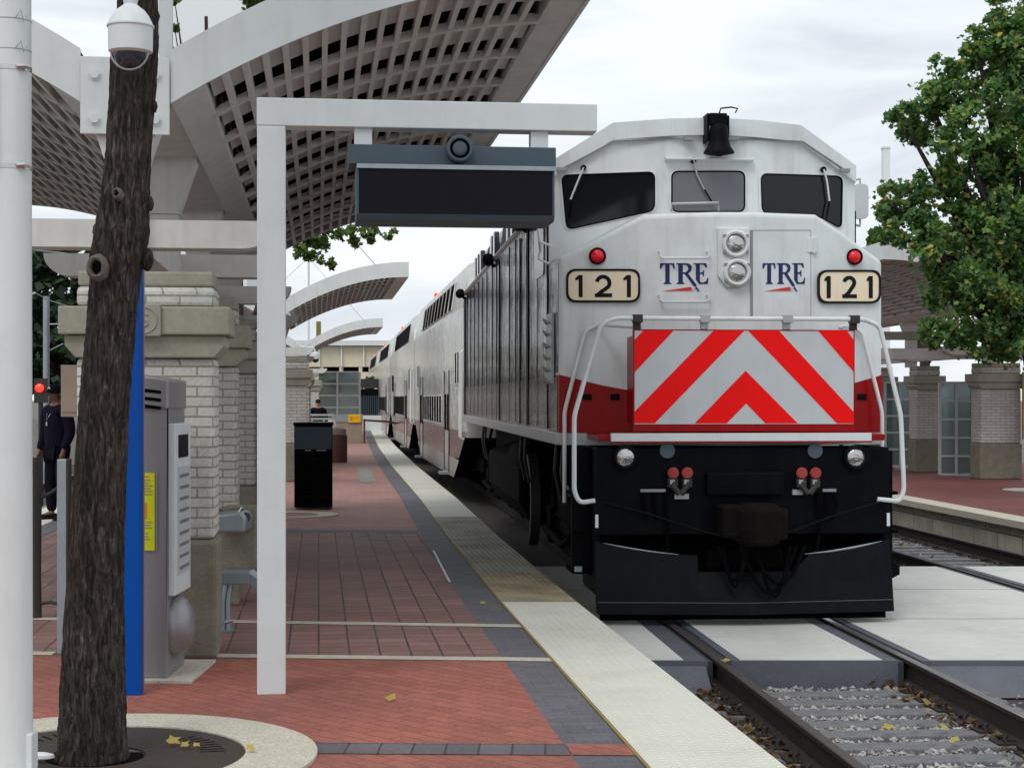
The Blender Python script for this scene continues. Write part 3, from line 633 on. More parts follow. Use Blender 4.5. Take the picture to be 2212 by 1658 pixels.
# number boards
def board(x0, x1, y0, y1, digs):
    w = [(x0, y0), (x1, y0), (x1, y1), (x0, y1)]; rr = 62
    o = NP(rounded(w, rr, 7), yn, K1, .035); o2 = NP(rounded(w, rr, 7), yn, K1, -.005); wi = [(x0+13, y0+13), (x1-13, y0+13), (x1-13, y1-13), (x0+13, y1-13)]
    inn = NP(rounded(wi, rr-8, 7), yn, K1, .035); n = len(o)
    mb = MB(); mb.add(o+inn+o2, [(j, (j+1) % n, (j+1) % n+n, j+n) for j in range(n)]+[(j, (j+1) % n, (j+1) % n+2*n, j+2*n) for j in range(n)]); b = mb.build('number_board', 'ink', loco)
    mb = MB(); v = NP(rounded(wi, rr-8, 7), yn, K1, .028); mb.add(v, [tuple(range(n))]); mb.build('number_glass', 'cream_board', b)
    for d, cx0, cx1 in digs:
        pol = []
        t, bt, w_ = y0+38, y1-32, (cx1-cx0)
        if d == '1':
            cx = cx1-13; pol += stroke([(cx, t), (cx, bt)], 25); pol += [[(cx-12, t), (cx-12, t+26), (cx0-4, t+36), (cx0-6, t+20)]]
        else:
            c = ((cx0+cx1)/2, t+w_*.48); r = w_/2-12; pts = [(c[0]+r*math.cos(R(a)), c[1]+r*math.sin(R(a))) for a in range(-170, 41, 15)]
            pts += [(cx0+38, bt-32), (cx0+16, bt-12)]; pol += stroke(pts, 24); pol += [[(cx0, bt), (cx0, bt-24), (cx1+4, bt-24), (cx1+4, bt)]]
        flat('number_digit', pol, 'ink', b, eps=.031)
board(135, 588, 1014, 1220, [('1', 195, 236), ('2', 310, 412), ('1', 490, 532)])
board(1678, 2066, 1020, 1226, [('1', 1724, 1758), ('2', 1828, 1914), ('1', 1984, 2016)])
for p, r in (((327, 935), .068), ((1905, 940), .066)):
    q = NP([p], yn, K1, 0)[0]; mb = MB(); mb.lathe([(r+.014, .01), (r+.014, -.035), (r, -.035), (r, -.02)], 'y', tuple(q), 24); h = mb.build('marker_light', 'black', loco, smooth=35)
    mb = MB(); mb.lathe([(r, -.02), (r*.8, -.042), (r*.45, -.055), (.004, -.06)], 'y', tuple(q), 24); mb.build('marker_lens', 'lens_red', h, smooth=60)
# serif lettering T R E
def tre(x0, y0, x1, y1):
    sx = (x1-x0)/296; sy = (y1-y0)/180
    Tt = [[(0, 2), (88, 2), (92, 36), (84, 36), (76, 12), (60, 10), (60, 118), (72, 126), (72, 130), (22, 130), (22, 126), (33, 118), (33, 10), (20, 12), (8, 36), (0, 36)]]
    Rr = [[(100, 2), (166, 2), (166, 12), (141, 12), (141, 118), (152, 126), (152, 130), (102, 130), (102, 126), (113, 118), (113, 12), (100, 8)],
          [(166, 2), (182, 6), (194, 18), (197, 34), (191, 50), (178, 62), (160, 68), (138, 68), (138, 58), (158, 57), (170, 48), (175, 34), (170, 20), (158, 12), (150, 12), (150, 2)],
          [(150, 66), (172, 62), (226, 136), (222, 148), (206, 142)]]
    Ee = [[(206, 2), (286, 2), (290, 30), (282, 30), (270, 12), (246, 10), (246, 58), (262, 58), (266, 46), (272, 46), (272, 84), (266, 84), (262, 68), (246, 68), (246, 104), (250, 119), (268, 120), (284, 112), (292, 92), (299, 92), (294, 130), (240, 130), (221, 103), (221, 12), (206, 8)]]
    f = lambda pl: [[(x0+a*sx, y0+b*sy) for a, b in p] for p in pl]
    lg = flat('railway_lettering', f(Tt+Rr+Ee+[[(214, 158), (226, 146), (246, 176), (222, 176), (236, 170)]]), 'navy', loco)
    flat('swoosh', f([[(4, 176), (120, 158), (188, 147), (196, 152), (202, 172), (100, 172)]]), 'logo_red', lg, eps=.006)
    flat('star', f([[(196, 150), (206, 158), (218, 156), (210, 164), (212, 176), (202, 168), (192, 174), (196, 163)]]), 'chev_white', lg, eps=.008)
tre(712, 976, 1008, 1156); tre(1343, 976, 1603, 1156)
# front guard with chevrons
YP = -.95
yp = lambda u: YP
def K2u(pts): return [Lp(*K2(*p), yp) for p in pts]
u0, zt = Lp(*K2(537, 103), yp); u1, zb1 = Lp(*K2(1868, 675), yp)
mb = MB(); mb.box(u0, u1, YP, YP+.05, zb1-.06, zt); mb.box(u0+.05, u0+.08, YP+.05, -.25, zb1, zt-.05); mb.box(u1-.08, u1-.05, YP+.05, -.25, zb1, zt-.05)
gp = mb.build('front_guard', 'red', loco)
mb = MB(); mb.box(u0+.012, u1-.012, YP-.004, YP-.001, zb1+.005, zt-.012); cw = mb.build('chevron_board', 'chev_white', gp)
reds = [[(1212, 352), (905, 668), (1097, 668), (1215, 548), (1330, 668), (1525, 668)], [(1020, 110), (1205, 110), (665, 668), (545, 668), (545, 597)],
        [(1225, 110), (1410, 110), (1862, 600), (1862, 668), (1760, 668)], [(598, 110), (780, 110), (545, 362), (545, 165)], [(1645, 110), (1818, 110), (1862, 168), (1862, 360)]]
flat('chevron_stripes', reds, 'chev_red', cw, yp, K2, .007)
# walkway end sheet, bumper strip
mb = MB(); mb.box(-1.34, 1.34, YP+.02, -.02, 1.66, 1.72); wk = mb.build('front_walkway', 'red', loco, bevel=.01)
u0, z0 = Lp(*K2(400, 780), yp); u1, z1 = Lp(*K2(1960, 725), yp)
mb = MB(); mb.box(u0, u1, YP-.06, YP+.03, z0-.008, z0+.004); mb.build('bumper_lip', 'red', wk)
mb = MB(); mb.box(u0, u1, YP-.055, YP+.02, z0+.005, z1); mb.build('bumper_strip', 'white', wk, bevel=.004)
# handrails
def rl(name, pts, r=.022, mat='loco_white'):
    mb = MB(); mb.tube(pts, r, 10); return mb.build(name, mat, loco, smooth=45)
def fil(p, n=6, r=.06):    # fillet a 3D polyline
    out = [Vector(p[0])]
    for i in range(1, len(p)-1):
        a, b, c = Vector(p[i-1]), Vector(p[i]), Vector(p[i+1]); rr = min(r, (a-b).length*.45, (c-b).length*.45)
        s, e = b+(a-b).normalized()*rr, b+(c-b).normalized()*rr
        for k in range(n+1):
            t = k/n; out.append(s*(1-t)**2+b*2*t*(1-t)+e*t*t)
    return out+[Vector(p[-1])]
YF = -.98
rl('front_handrail', fil([(-1.38, YF, 1.12), (-1.52, YF, 1.10), (-1.57, YF, 1.20), (-1.57, YF, 1.89), (-1.33, YF, 2.72), (-1.20, YF, 2.78), (1.12, YF, 2.78), (1.27, YF, 2.72), (1.47, YF, 1.89), (1.50, YF, 1.20), (1.46, YF, 1.10), (1.25, YF, 1.12)]))
for s_, zz in ((-1, 1.05), (1, 1.45)):
    rl('side_handrail', fil([(s_*1.56, -.12, zz), (s_*1.56, -.12, 1.92), (s_*1.36, -.12, 2.70), (s_*1.22, -.14, 2.76), (s_*1.0, -.6, 2.72), (s_*.95, YF+.05, 2.70)]), .02)
for cx in (560, 965, 1460, 1862):
    u, z = Lp(*K2(cx, 60), yp); mb = MB(); mb.box(u-.045, u+.045, YF-.03, YF+.06, 2.74, 2.815); mb.box(u-.035, u+.035, YP, YP+.04, zt, 2.76); mb.build('rail_bracket', 'silver' if cx in (965, 1460) else 'dark_metal', loco, bevel=.006)
# pilot / plow
HP = 1.37
mb = MB()
mb.box(-HP, HP, YP, YP+.06, .80, 1.60)          # buffer plate
mb.box(-HP, -HP+.05, YP+.06, -.0, .25, 1.60); mb.box(HP-.05, HP, YP+.06, 0, .25, 1.60)
mb.box(-1.55, -HP, YP+.35, YP+.40, .45, 1.60); mb.box(HP, 1.50, YP+.30, YP+.35, .45, 1.56)
pl = mb.build('buffer_plate', 'black', loco, bevel=.012)
# plow with curved top
def plz(u):
    a = abs(u); return .62+.12*max(0, (a-.45)/.9)**1.7 if a > .45 else .47
mb = MB(); us = [-HP, -1.2, -1.0, -.8, -.6, -.451, -.449, -.2, 0, .2, .439, .441, .6, .8, 1.0, 1.2, HP]
yv = lambda u: YP-.10-.16*(1-abs(u)/HP)
n = len(us)
for u in us:
    y = yv(u); zt_ = plz(u); mb.v += [(u, y+.10, zt_), (u, y+.03, (zt_+.2)/2+.02), (u, y-.03, .20), (u, y-.05, .10), (u, y+.02, .10), (u, y+.10, .22), (u, y+.15, zt_)]
for i in range(n-1):
    for j in range(7):
        a, b = i*7+j, i*7+(j+1) % 7; mb.f.append((a, b, b+7, a+7)); mb.mi.append(0)
mb.f += [tuple(range(7)), tuple((n-1)*7+j for j in range(7))]; mb.mi += [0, 0]
plow = mb.build('snow_plow', 'plow', loco, smooth=25)
mb = MB(); mb.box(-1.33, 1.33, YP-.02, YP+.02, .025, .14); mb.build('plow_shade_box', 'black_matte', plow)  # added black box, stands in for the deep shadow under the plow
mb = MB(); mb.tube([(u, yv(u)-.035, .205) for u in us if u not in (-.449, .439)], .004, 5); mb.build('plow_seam', 'char', plow)
for uu, rr in (((-1.3, -1.15, -1.0, -.8, -.62), .006), ((.55, .8, 1.0, 1.15, 1.3), .009)): mb = MB(); mb.tube([(u, yv(u)+.10, plz(u)+.002) for u in uu], [.002, rr, rr*1.2, rr, .002], 5); mb.build('plow_rim', 'galv', plow)
mb = MB(); mb.prism([(HP-.02, .36), (HP+.10, .42), (HP+.10, .50), (HP+.03, .54), (HP+.03, .62), (HP-.02, .62)], YP, YP+.25); mb.build('side_step', 'black', loco)
for s_ in (-1, 1):
    mb = MB(); mb.box(s_*(HP-.01)-.014, s_*(HP-.01)+.014, YP-.010, YP, .87, .99); mb.build('reflector_strip', 'white', pl)
    # step wells beside the pilot
    for z in (.42, .78, 1.14): st = MB(); st.box(min(s_*HP, s_*1.55), max(s_*HP, s_*1.55), YP+.30, -.1, z, z+.03); st.build('foot_step', 'black_matte', loco)
mb = MB(); mb.box(-1.53, -1.46, YP+.28, YP+.30, .44, .49); mb.build('step_reflector', 'galv', loco)
# white sill block ends + ditch lights
for cx in (487, 1870):
    u, z = Lp(*K2(cx, 872), yp); mb = MB(); mb.lathe([(.115, 0), (.115, -.05), (.095, -.06), (.088, -.03)], 'y', (u, YP, z), 26); h = mb.build('ditch_light', 'black', loco, smooth=35)
    mb = MB(); mb.lathe([(.088, -.035), (.06, -.05), (.02, -.055)], 'y', (u, YP, z), 22); mb.build('ditch_lens', 'lamp_glass', h, smooth=60)
for cx in (740, 1628):
    u, z = Lp(*K2(cx, 832), yp); mb = MB(); mb.lathe([(.07, 0), (.07, -.02)], 'y', (u, YP, z), 22); mb.build('socket_cover', 'char', loco)
# MU hose clusters
MAT['cap_red'] = painted('faded_red_cap', srgb(160, 72, 66), .7, .5, 8, spec=.1)
for cx, lab in ((768, 0), (853, 1), (1538, 0), (1620, 1)):
    u, z = Lp(*K2(cx, 965), yp); yy = YP-.06
    mb = MB(); mb.lathe([(.048, .0), (.054, -.02), (.042, -.035)], 'y', (u, yy, z), 16); h = mb.build('hose_cap', 'cap_red', loco, smooth=35)
    mb = MB(); mb.tube([(u, YP, z-.02), (u, yy, z-.05), (u, yy-.01, z-.12), (u+(.06 if lab == 0 else -.06), yy-.02, z-.19)], .03, 8); mb.box(u-.045, u+.045, yy-.02, YP, z-.13, z-.05); mb.build('hose_valve', 'dark_metal', loco, bevel=.006)
    mb = MB(); mb.box(u-.03, u+.01, yy-.03, yy-.02, z-.10, z-.06); mb.build('valve_handle', 'silver', h)
for (x0, x1, y0, y1) in ((578, 728, 1062, 1080), (1672, 1752, 1060, 1078), (782, 868, 1090, 1122), (1490, 1555, 1065, 1096)):
    a = Lp(*K2(x0, y1), yp); b = Lp(*K2(x1, y0), yp); mb = MB(); mb.box(a[0], b[0], YP-.03, YP, a[1], b[1]); mb.build('hose_bracket', 'silver' if y1-y0 > 25 else 'grey_metal', loco)
for cx in (592, 655, 728, 1640, 1690, 1742):
    a = Lp(*K2(cx, 1082), yp); mb = MB(); l = {728: .85, 1640: .75}.get(cx, .25)
    mb.tube([(a[0], YP-.03, a[1]), (a[0]+.01, YP-.05, a[1]-l*.5), (a[0]+(-.05 if cx > 1600 else .02), YP-.05, a[1]-l)], .017, 7); mb.build('air_hose', 'black_matte', loco, smooth=50)
# coupler
cz = .92
mb = MB(); mb.box(-.17, .17, YP-.25, YP, cz-.14, cz+.16); mb.lathe([(.10, cz-.20), (.19, cz-.18), (.22, cz-.05), (.22, cz+.12), (.19, cz+.17), (.10, cz+.19)], 'z', (.06, YP-.34, 0), 20, 1, .8)
mb.box(.10, .30, YP-.48, YP-.15, cz-.14, cz+.15); mb.box(-.28, -.08, YP-.40, YP-.1, cz-.12, cz+.17)
cp = mb.build('coupler', 'rust', loco, bevel=.03, seg=3)
mb = MB(); mb.box(-.36, .36, YP-.10, YP, cz+.24, cz+.46); mb.build('coupler_pocket', 'black', loco, bevel=.02); mb = MB(); mb.box(-.36, .36, YP-.06, YP, cz-.42, cz-.26); mb.build('coupler_carrier', 'black_matte', loco, bevel=.02)
for s_ in (-1, 1):
    rl('uncoupling_lever', [(s_*1.3, YP-.03, 1.10), (s_*.9, YP-.08, 1.00), (s_*.4, YP-.18, .84), (s_*.12, YP-.42, .78)], .009, 'plow')
for k, (xa, xb, dz) in enumerate(((-.30, -.02, .30), (-.26, -.05, .36), (-.1, .42, .42), (.0, .50, .34), (.05, .36, .45))):
    pts = [(xa+(xb-xa)*t, YP-.30-.06*math.sin(math.pi*t), .72-dz*math.sin(math.pi*t)) for t in [i/10 for i in range(11)]]; rl('jumper_cable', pts, .017, 'black_matte')
# dark recess behind plow
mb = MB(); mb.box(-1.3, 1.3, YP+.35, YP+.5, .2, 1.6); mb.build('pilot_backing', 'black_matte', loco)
# car body behind cab
BL = 17.2
def prof(u, z): return (u, z)
sec = [(-1.6, 1.72), (-1.6, 4.10), (-1.42, 4.16), (-1.36, 4.72), (-.9, 4.84), (.9, 4.84), (1.36, 4.72), (1.42, 4.16), (1.6, 4.10), (1.6, 1.72)]
mb = MB(); n = len(sec); y0, y1 = 3.0, BL
mb.v = [(a, y, b) for y in (y0+.01, y1) for a, b in sec]
for j in range(n): 
    mb.f.append((j, (j+1) % n, (j+1) % n+n, j+n)); mb.mi.append({3: 1, 4: 1, 5: 1, 9: 2}.get(j, 0))
mb.f.append(tuple(range(n, 2*n))); mb.mi.append(2)
body = mb.build('car_body', ['side', 'loco_white', 'black'], loco)
# side skins: red lower band, silver sill, ribs, doors
for s_ in (-1, 1):
    X = lambda d: s_*(1.6+d)
    def sb(mbx, d0, d1, a, b, c, d): mbx.box(min(X(d0), X(d1)), max(X(d0), X(d1)), a, b, c, d)
    mb = MB(); sb(mb, .0, .008, .10, BL, 1.73, 2.26); mb.build('side_stripe', 'side_red', loco)
    mb = MB(); sb(mb, .0, .006, 1.06, 3.0, 2.262, 4.3); sb(mb, .0, .006, .06, 1.058, 2.30, 3.36); mb.build('cab_side_panel', 'side', loco)
    mb = MB(); sb(mb, -.05, .03, 0.0, BL, 1.60, 1.72); mb.build('side_sill', 'silver', loco, bevel=.01)
    mb = MB()
    pass
    for yy in (2.1, 4.9, 5.9, 8.2, 9.1, 10.3, 11.4, 12.5, 13.6, 14.7, 15.8):
        mb = MB(); sb(mb, 0, .012, yy, yy+.05, 1.75, 4.05); mb.build('panel_rib', 'side', loco)
    for yy, ww in ((.95, .06), (3.1, .22), (4.2, .06), (7.5, .14), (BL-.9, .5)):
        mb = MB(); sb(mb, .002, .016, yy, yy+ww, 1.74, 4.0); mb.build('door_gap', 'black', loco)
    mb = MB(); sb(mb, .01, .035, .35, .85, 2.2, 2.9)
    for k in range(6): mb.tube([(X(.05), .5, 2.2+k*.12), (X(.09), .6, 2.24+k*.12), (X(.05), .7, 2.2+k*.12)], .012, 6)
    mb.build('side_vent', 'silver', loco)
    mb = MB(); mb.tube([(X(.0), 3.1, 4.12), (X(.0), BL, 4.12)], .035, 8); mb.build('gutter_pipe', 'silver', loco)
    # roof-side hatches
    for yy in (3.6, 5.6, 9.0, 12.4):
        mb = MB(); mb.add([(s_*1.425, yy, 4.18), (s_*1.425, yy+1.0, 4.18), (s_*1.372, yy+1.0, 4.70), (s_*1.372, yy, 4.70)], [(0, 1, 2, 3)]); mb.build('roof_vent', 'black', loco)
    for yy in (7.2, 7.9, 10.6, 11.3, 14, 14.8, 15.6):
        mb = MB(); mb.box(min(s_*1.38, s_*1.46), max(s_*1.38, s_*1.46), yy, yy+.35, 4.17, 4.72); mb.build('roof_panel', 'side', loco)
    for yy in (3.4, 8.6, BL-.6):
        mb = MB(); mb.lathe([(.02, -.12), (.09, -.10), (.09, .1), (.04, .14)], 'y', (X(.10), yy, 4.10), 12); mb.tube([(X(0), yy, 4.0), (X(.12), yy, 4.1)], .03, 6); mb.build('side_lamp', 'black', loco)
    # underframe: trucks, wheels, tank
    for yc_ in (2.9, 14.0):
        mb = MB(); mb.box(min(s_*1.0, s_*1.2), max(s_*1.0, s_*1.2), yc_-1.75, yc_+1.75, .62, .86)
        mb.prism([(yc_-.5, .25), (yc_+.5, .25), (yc_+.75, .62), (yc_-.75, .62)], s_*1.0, s_*1.2, 'yz')
        for dy in (-1.35, 1.35): mb.box(min(s_*.98, s_*1.26), max(s_*.98, s_*1.26), yc_+dy-.22, yc_+dy+.22, .32, .74)
        tr = mb.build('truck_frame', 'black_matte', loco, bevel=.03)
        for dy in (-1.35, 1.35):
            mb = MB(); mb.lathe([(.3, -.10), (.51, -.09), (.53, -.06), (.51, .05), (.42, .06), (.40, .02), (.15, .02), (.12, .07)], 'x', (s_*.76, yc_+dy, .51), 28); mb.build('wheel', 'black_matte', tr, smooth=30)
            mb = MB()
            for k in range(7): mb.lathe([(.085, k*.045), (.10, k*.045+.02), (.085, k*.045+.035)], 'z', (s_*1.14, yc_+dy*.5, .30), 10)
            mb.build('coil_spring', 'black_matte', tr)
        mb = MB(); mb.tube([(s_*1.3, yc_-1.3, .55), (s_*1.34, yc_-.9, .45), (s_*1.34, yc_+1.0, .5)], .04, 8); mb.tube([(s_*1.25, yc_+.1, 1.5), (s_*1.33, yc_+.15, 1.1), (s_*1.30, yc_+.1, .75)], .025, 8); mb.box(min(s_*1.22, s_*1.42), max(s_*1.22, s_*1.42), yc_-.2, yc_-.05, .42, .47); mb.build('brake_rigging', 'black_matte', tr)
    mb = MB(); mb.prism([(s_*.9, .30), (s_*1.35, .42), (s_*1.5, .7), (s_*1.5, 1.2), (s_*.9, 1.4)], 5.6, 11.4); mb.build('fuel_tank', 'black_matte', loco, bevel=.06, seg=3)
    mb = MB(); mb.lathe([(.22, -.9), (.24, -.8), (.24, .8), (.22, .9)], 'y', (s_*1.28, 5.0+1.4, 1.25), 16); mb.build('air_reservoir', 'black_matte', loco, smooth=35)
    # curved brake shroud behind the first axle
    mb = MB(); pts = [(5.2+.62*math.cos(R(a))*-1+.2, .72+.62*math.sin(R(a))) for a in range(-60, 100, 12)]; ip = [(5.2+.50*math.cos(R(a))*-1+.2, .72+.50*math.sin(R(a))) for a in range(100, -60, -12)]
    mb.prism(pts+ip, s_*1.30, s_*1.42, 'yz'); mb.build('tank_bracket', 'dark_metal', loco)
    for k, yy in enumerate((.5, 1.1, 4.6, 5.2, 12, 12.6)):
        mb = MB(); mb.tube([(s_*1.5, yy, 1.6), (s_*1.52, yy+.02, 1.3), (s_*1.45, yy+.1, 1.0)], .02, 6); mb.build('air_pipe', 'dark_metal', loco)
mb = MB(); mb.box(-.95, .95, .1, BL, .95, 1.6); mb.build('underframe', 'black_matte', loco)
# grab ladder on cab side + mirror on the right
mb = MB(); 
for k in range(1):
    mb.tube([(-1.63, .35, 3.55), (-1.75, .35, 3.60), (-1.78, .32, 3.75)], .014, 6); mb.tube([(-1.63, .62, 3.40), (-1.74, .62, 3.45), (-1.70, .60, 3.62)], .014, 6); mb.tube([(-1.76, .35, 3.66), (-1.72, .62, 3.52)], .014, 6)
mb.build('corner_grab_iron', 'loco_white', loco)
mb = MB(); mb.prism(rounded([(1.68, 3.95), (1.84, 3.95), (1.84, 4.32), (1.68, 4.32)], .06, 4), 1.25, 1.28); mb.tube([(1.60, 1.3, 4.35), (1.76, 1.29, 4.38), (1.76, 1.29, 4.30)], .015, 6); mb.tube([(1.60, 1.3, 3.90), (1.76, 1.29, 3.88), (1.76, 1.29, 3.97)], .015, 6); mb.build('side_mirror', 'chrome', loco)
mb = MB(); mb.box(1.6, 1.68, 1.3, 2.2, 4.33, 4.36); mb.build('window_visor', 'black', loco)
for s_ in (-1, 1):
    mb = MB(); mb.prism(rounded([(1.35, 3.35), (2.35, 3.35), (2.35, 4.15), (1.35, 4.15)], .08, 4), min(s_*1.607, s_*1.615), max(s_*1.607, s_*1.615), 'yz'); mb.build('cab_side_window', 'glass', loco)
mb = MB(); mb.box(-.5, .5, 4.0, 5.0, 4.83, 4.95); mb.box(-.9, .9, 8, 10, 4.83, 4.93); mb.box(-.9, .9, 13, 15.5, 4.83, 4.95); mb.lathe([(.06, 4.95), (.06, 5.05)], 'z', (.2, 4.5, 0), 10); mb.build('roof_equipment', 'loco_white', loco, bevel=.02)

# ================================================================= COACHES
def coach_at(Ya, Yb, label, first=None, dark=False):
    a, b = Vector((T1(Ya), Ya, RZ)), Vector((T1(Yb), Yb, RZ)); d = b-a; LEN = d.length; rz = math.atan2(-d.x, d.y)
    root = thing('passenger_coach', label, 'railway coach', a, rz, 'double-deck coaches behind the engine')
    HW = 1.55; Z0, ZL = 1.25, .28; t0, t1 = .5, 3.6
    sv = [(0, Z0), (t0, Z0), (t1, ZL), (LEN-t1, ZL), (LEN-t0, Z0), (LEN, Z0)]
    mb = MB()
    # bands by height: list of (zlo, zhi, material index)
    ysb = [0, t0, (t0+t1)/2, t1, LEN-t1, LEN-(t0+t1)/2, LEN-t0, LEN]
    def zl(y): return interp(sv, y)
    bands = [(0, .72, 2), (.72, 1.36, 1), (1.36, 3.95, 0)]
    for s_ in (-1, 1):
        for (za, zb, k) in bands:
            mb.k = k
            for p, q in zip(ysb, ysb[1:]):
                la, lb = max(za, zl(p)), max(za, zl(q))
                if la >= zb and lb >= zb: continue
                mb.add([(s_*HW, p, min(la, zb)), (s_*HW, q, min(lb, zb)), (s_*HW, q, zb), (s_*HW, p, zb)], [(0, 1, 2, 3)])
        mb.k = 0
        mb.add([(s_*HW, 0, 3.95), (s_*HW, LEN, 3.95), (s_*1.42, LEN-1.0, 4.85), (s_*1.42, 1.0, 4.85)], [(0, 1, 2, 3)])
        mb.add([(s_*1.42, 1.0, 4.85), (s_*1.42, LEN-1, 4.85), (s_*1.0, LEN-1.1, 5.03), (s_*1.0, 1.1, 5.03)], [(0, 1, 2, 3)])
    mb.add([(-1, 1.1, 5.03), (1, 1.1, 5.03), (1, LEN-1.1, 5.03), (-1, LEN-1.1, 5.03)], [(0, 1, 2, 3)])
    for y, yi in ((0, 1.0), (LEN, LEN-1.0)):
        yj = 1.1 if y == 0 else LEN-1.1
        mb.add([(-HW, y, Z0), (HW, y, Z0), (HW, y, 3.95), (-HW, y, 3.95), (1.42, yi, 4.85), (-1.42, yi, 4.85), (1, yj, 5.03), (-1, yj, 5.03)], [(0, 1, 2, 3), (3, 2, 4, 5), (5, 4, 6, 7)])
    mb.k = 3
    for p, q in zip(ysb, ysb[1:]): mb.add([(-HW, p, zl(p)), (HW, p, zl(p)), (HW, q, zl(q)), (-HW, q, zl(q))], [(0, 1, 2, 3)])
    bo = mb.build('coach_body', ['coach', 'coach_red', 'coach_low', 'black_matte'], root); weld(bo)
    ux = lambda z: HW-(z-3.95)*.13/.9
    for s_ in (-1, 1):
        def win(ya, yb_, za, zb, n, slope=False):
            w = MB(); e = .012
            xa, xb = (ux(za), ux(zb)) if slope else (HW, HW)
            w.add([(s_*(xa+e), ya, za), (s_*(xa+e), yb_, za), (s_*(xb+e), yb_, zb), (s_*(xb+e), ya, zb)], [(0, 1, 2, 3)])
            wo = w.build('window_band', 'coach_glass', root)
            f = MB()
            for i in range(n+1):
                yy = ya+(yb_-ya)*i/n
                f.tube([(s_*(xa+e), yy, za), (s_*(xb+e), yy, zb)], .020 if not dark else .012, 4)
            for z, x in ((za, xa), (zb, xb)): f.tube([(s_*(x+e), ya, z), (s_*(x+e), yb_, z)], .018, 4)
            f.build('window_frame', 'coach' if not dark else 'dark_metal', wo)
        win(4.2, LEN-4.4, 4.06, 4.68, 9, True); win(7.4, LEN-5.2, 1.42, 2.12, 8)
        win(1.7, 3.1, 2.36, 3.05, 2); win(LEN-3.2, LEN-1.8, 2.36, 3.05, 2)
        for yd in (5.0, LEN-4.9):
            mb = MB(); mb.box(min(s_*(HW-.005), s_*(HW+.006)), max(s_*(HW-.005), s_*(HW+.006)), yd, yd+1.5, .36, 2.35); dr_ = mb.build('side_door', 'coach', root)
            mb = MB(); mb.box(min(s_*(HW+.006), s_*(HW+.012)), max(s_*(HW+.006), s_*(HW+.012)), yd+.14, yd+.62, 1.3, 2.15); mb.box(min(s_*(HW+.006), s_*(HW+.012)), max(s_*(HW+.006), s_*(HW+.012)), yd+.86, yd+1.34, 1.3, 2.15); mb.build('door_glass', 'coach_glass', dr_)
            mb = MB(); mb.box(min(s_*HW, s_*(HW+.02)), max(s_*HW, s_*(HW+.02)), yd-.06, yd, .34, 2.7); mb.box(min(s_*HW, s_*(HW+.02)), max(s_*HW, s_*(HW+.02)), yd+1.5, yd+1.56, .34, 2.7); mb.build('door_jamb', 'dark_metal', dr_)
            mb = MB(); mb.box(min(s_*(HW-.2), s_*(HW+.22)), max(s_*(HW-.2), s_*(HW+.22)), yd+.1, yd+.6, .28, .34); mb.build('door_step', 'silver', root)
        rlm = MB()
        for yy in (.55, 1.0, LEN-.5): rlm.tube([(s_*(HW+.01), yy, 1.2), (s_*(HW+.07), yy, 1.25), (s_*(HW+.07), yy, 3.0), (s_*(HW+.01), yy, 3.05)], .022, 6)
        rlm.build('grab_rail', 'loco_white', root)
        mb = MB(); mb.lathe([(.03, 0), (.06, .03), (.05, .1), (.01, .13)], 'z', (s_*1.36, LEN-8.0, 4.86), 10); mb.build('marker_light', 'red_light', root)
        for yt in (1.9, LEN-1.9):
            mb = MB(); mb.box(min(s_*.95, s_*1.15), max(s_*.95, s_*1.15), yt-1.3, yt+1.3, .5, .8); mb.build('bogie', 'black_matte', root)
            for dy in (-1.1, 1.1):
                mb = MB(); mb.lathe([(.25, -.08), (.40, -.06), (.42, -.03), (.4, .06), (.1, .06)], 'x', (s_*.76, yt+dy, .41), 20); mb.build('wheel', 'dark_metal', root, smooth=30)
    mb = MB(); mb.box(-.6, .6, -.35, 0, 1.1, 3.4); mb.build('gangway', 'black_matte', root)
    return root
coach_at(33.95, 54.6, 'double-deck passenger coach coupled right behind the engine')
coach_at(55.3, 76.3, 'second double-deck coach behind the engine, with dark upper windows', dark=True)
coach_at(77.0, 98.0, 'third double-deck coach from the engine, far down the platform', dark=True)
coach_at(98.7, 119.7, 'last double-deck coach, farthest from the engine', dark=True)

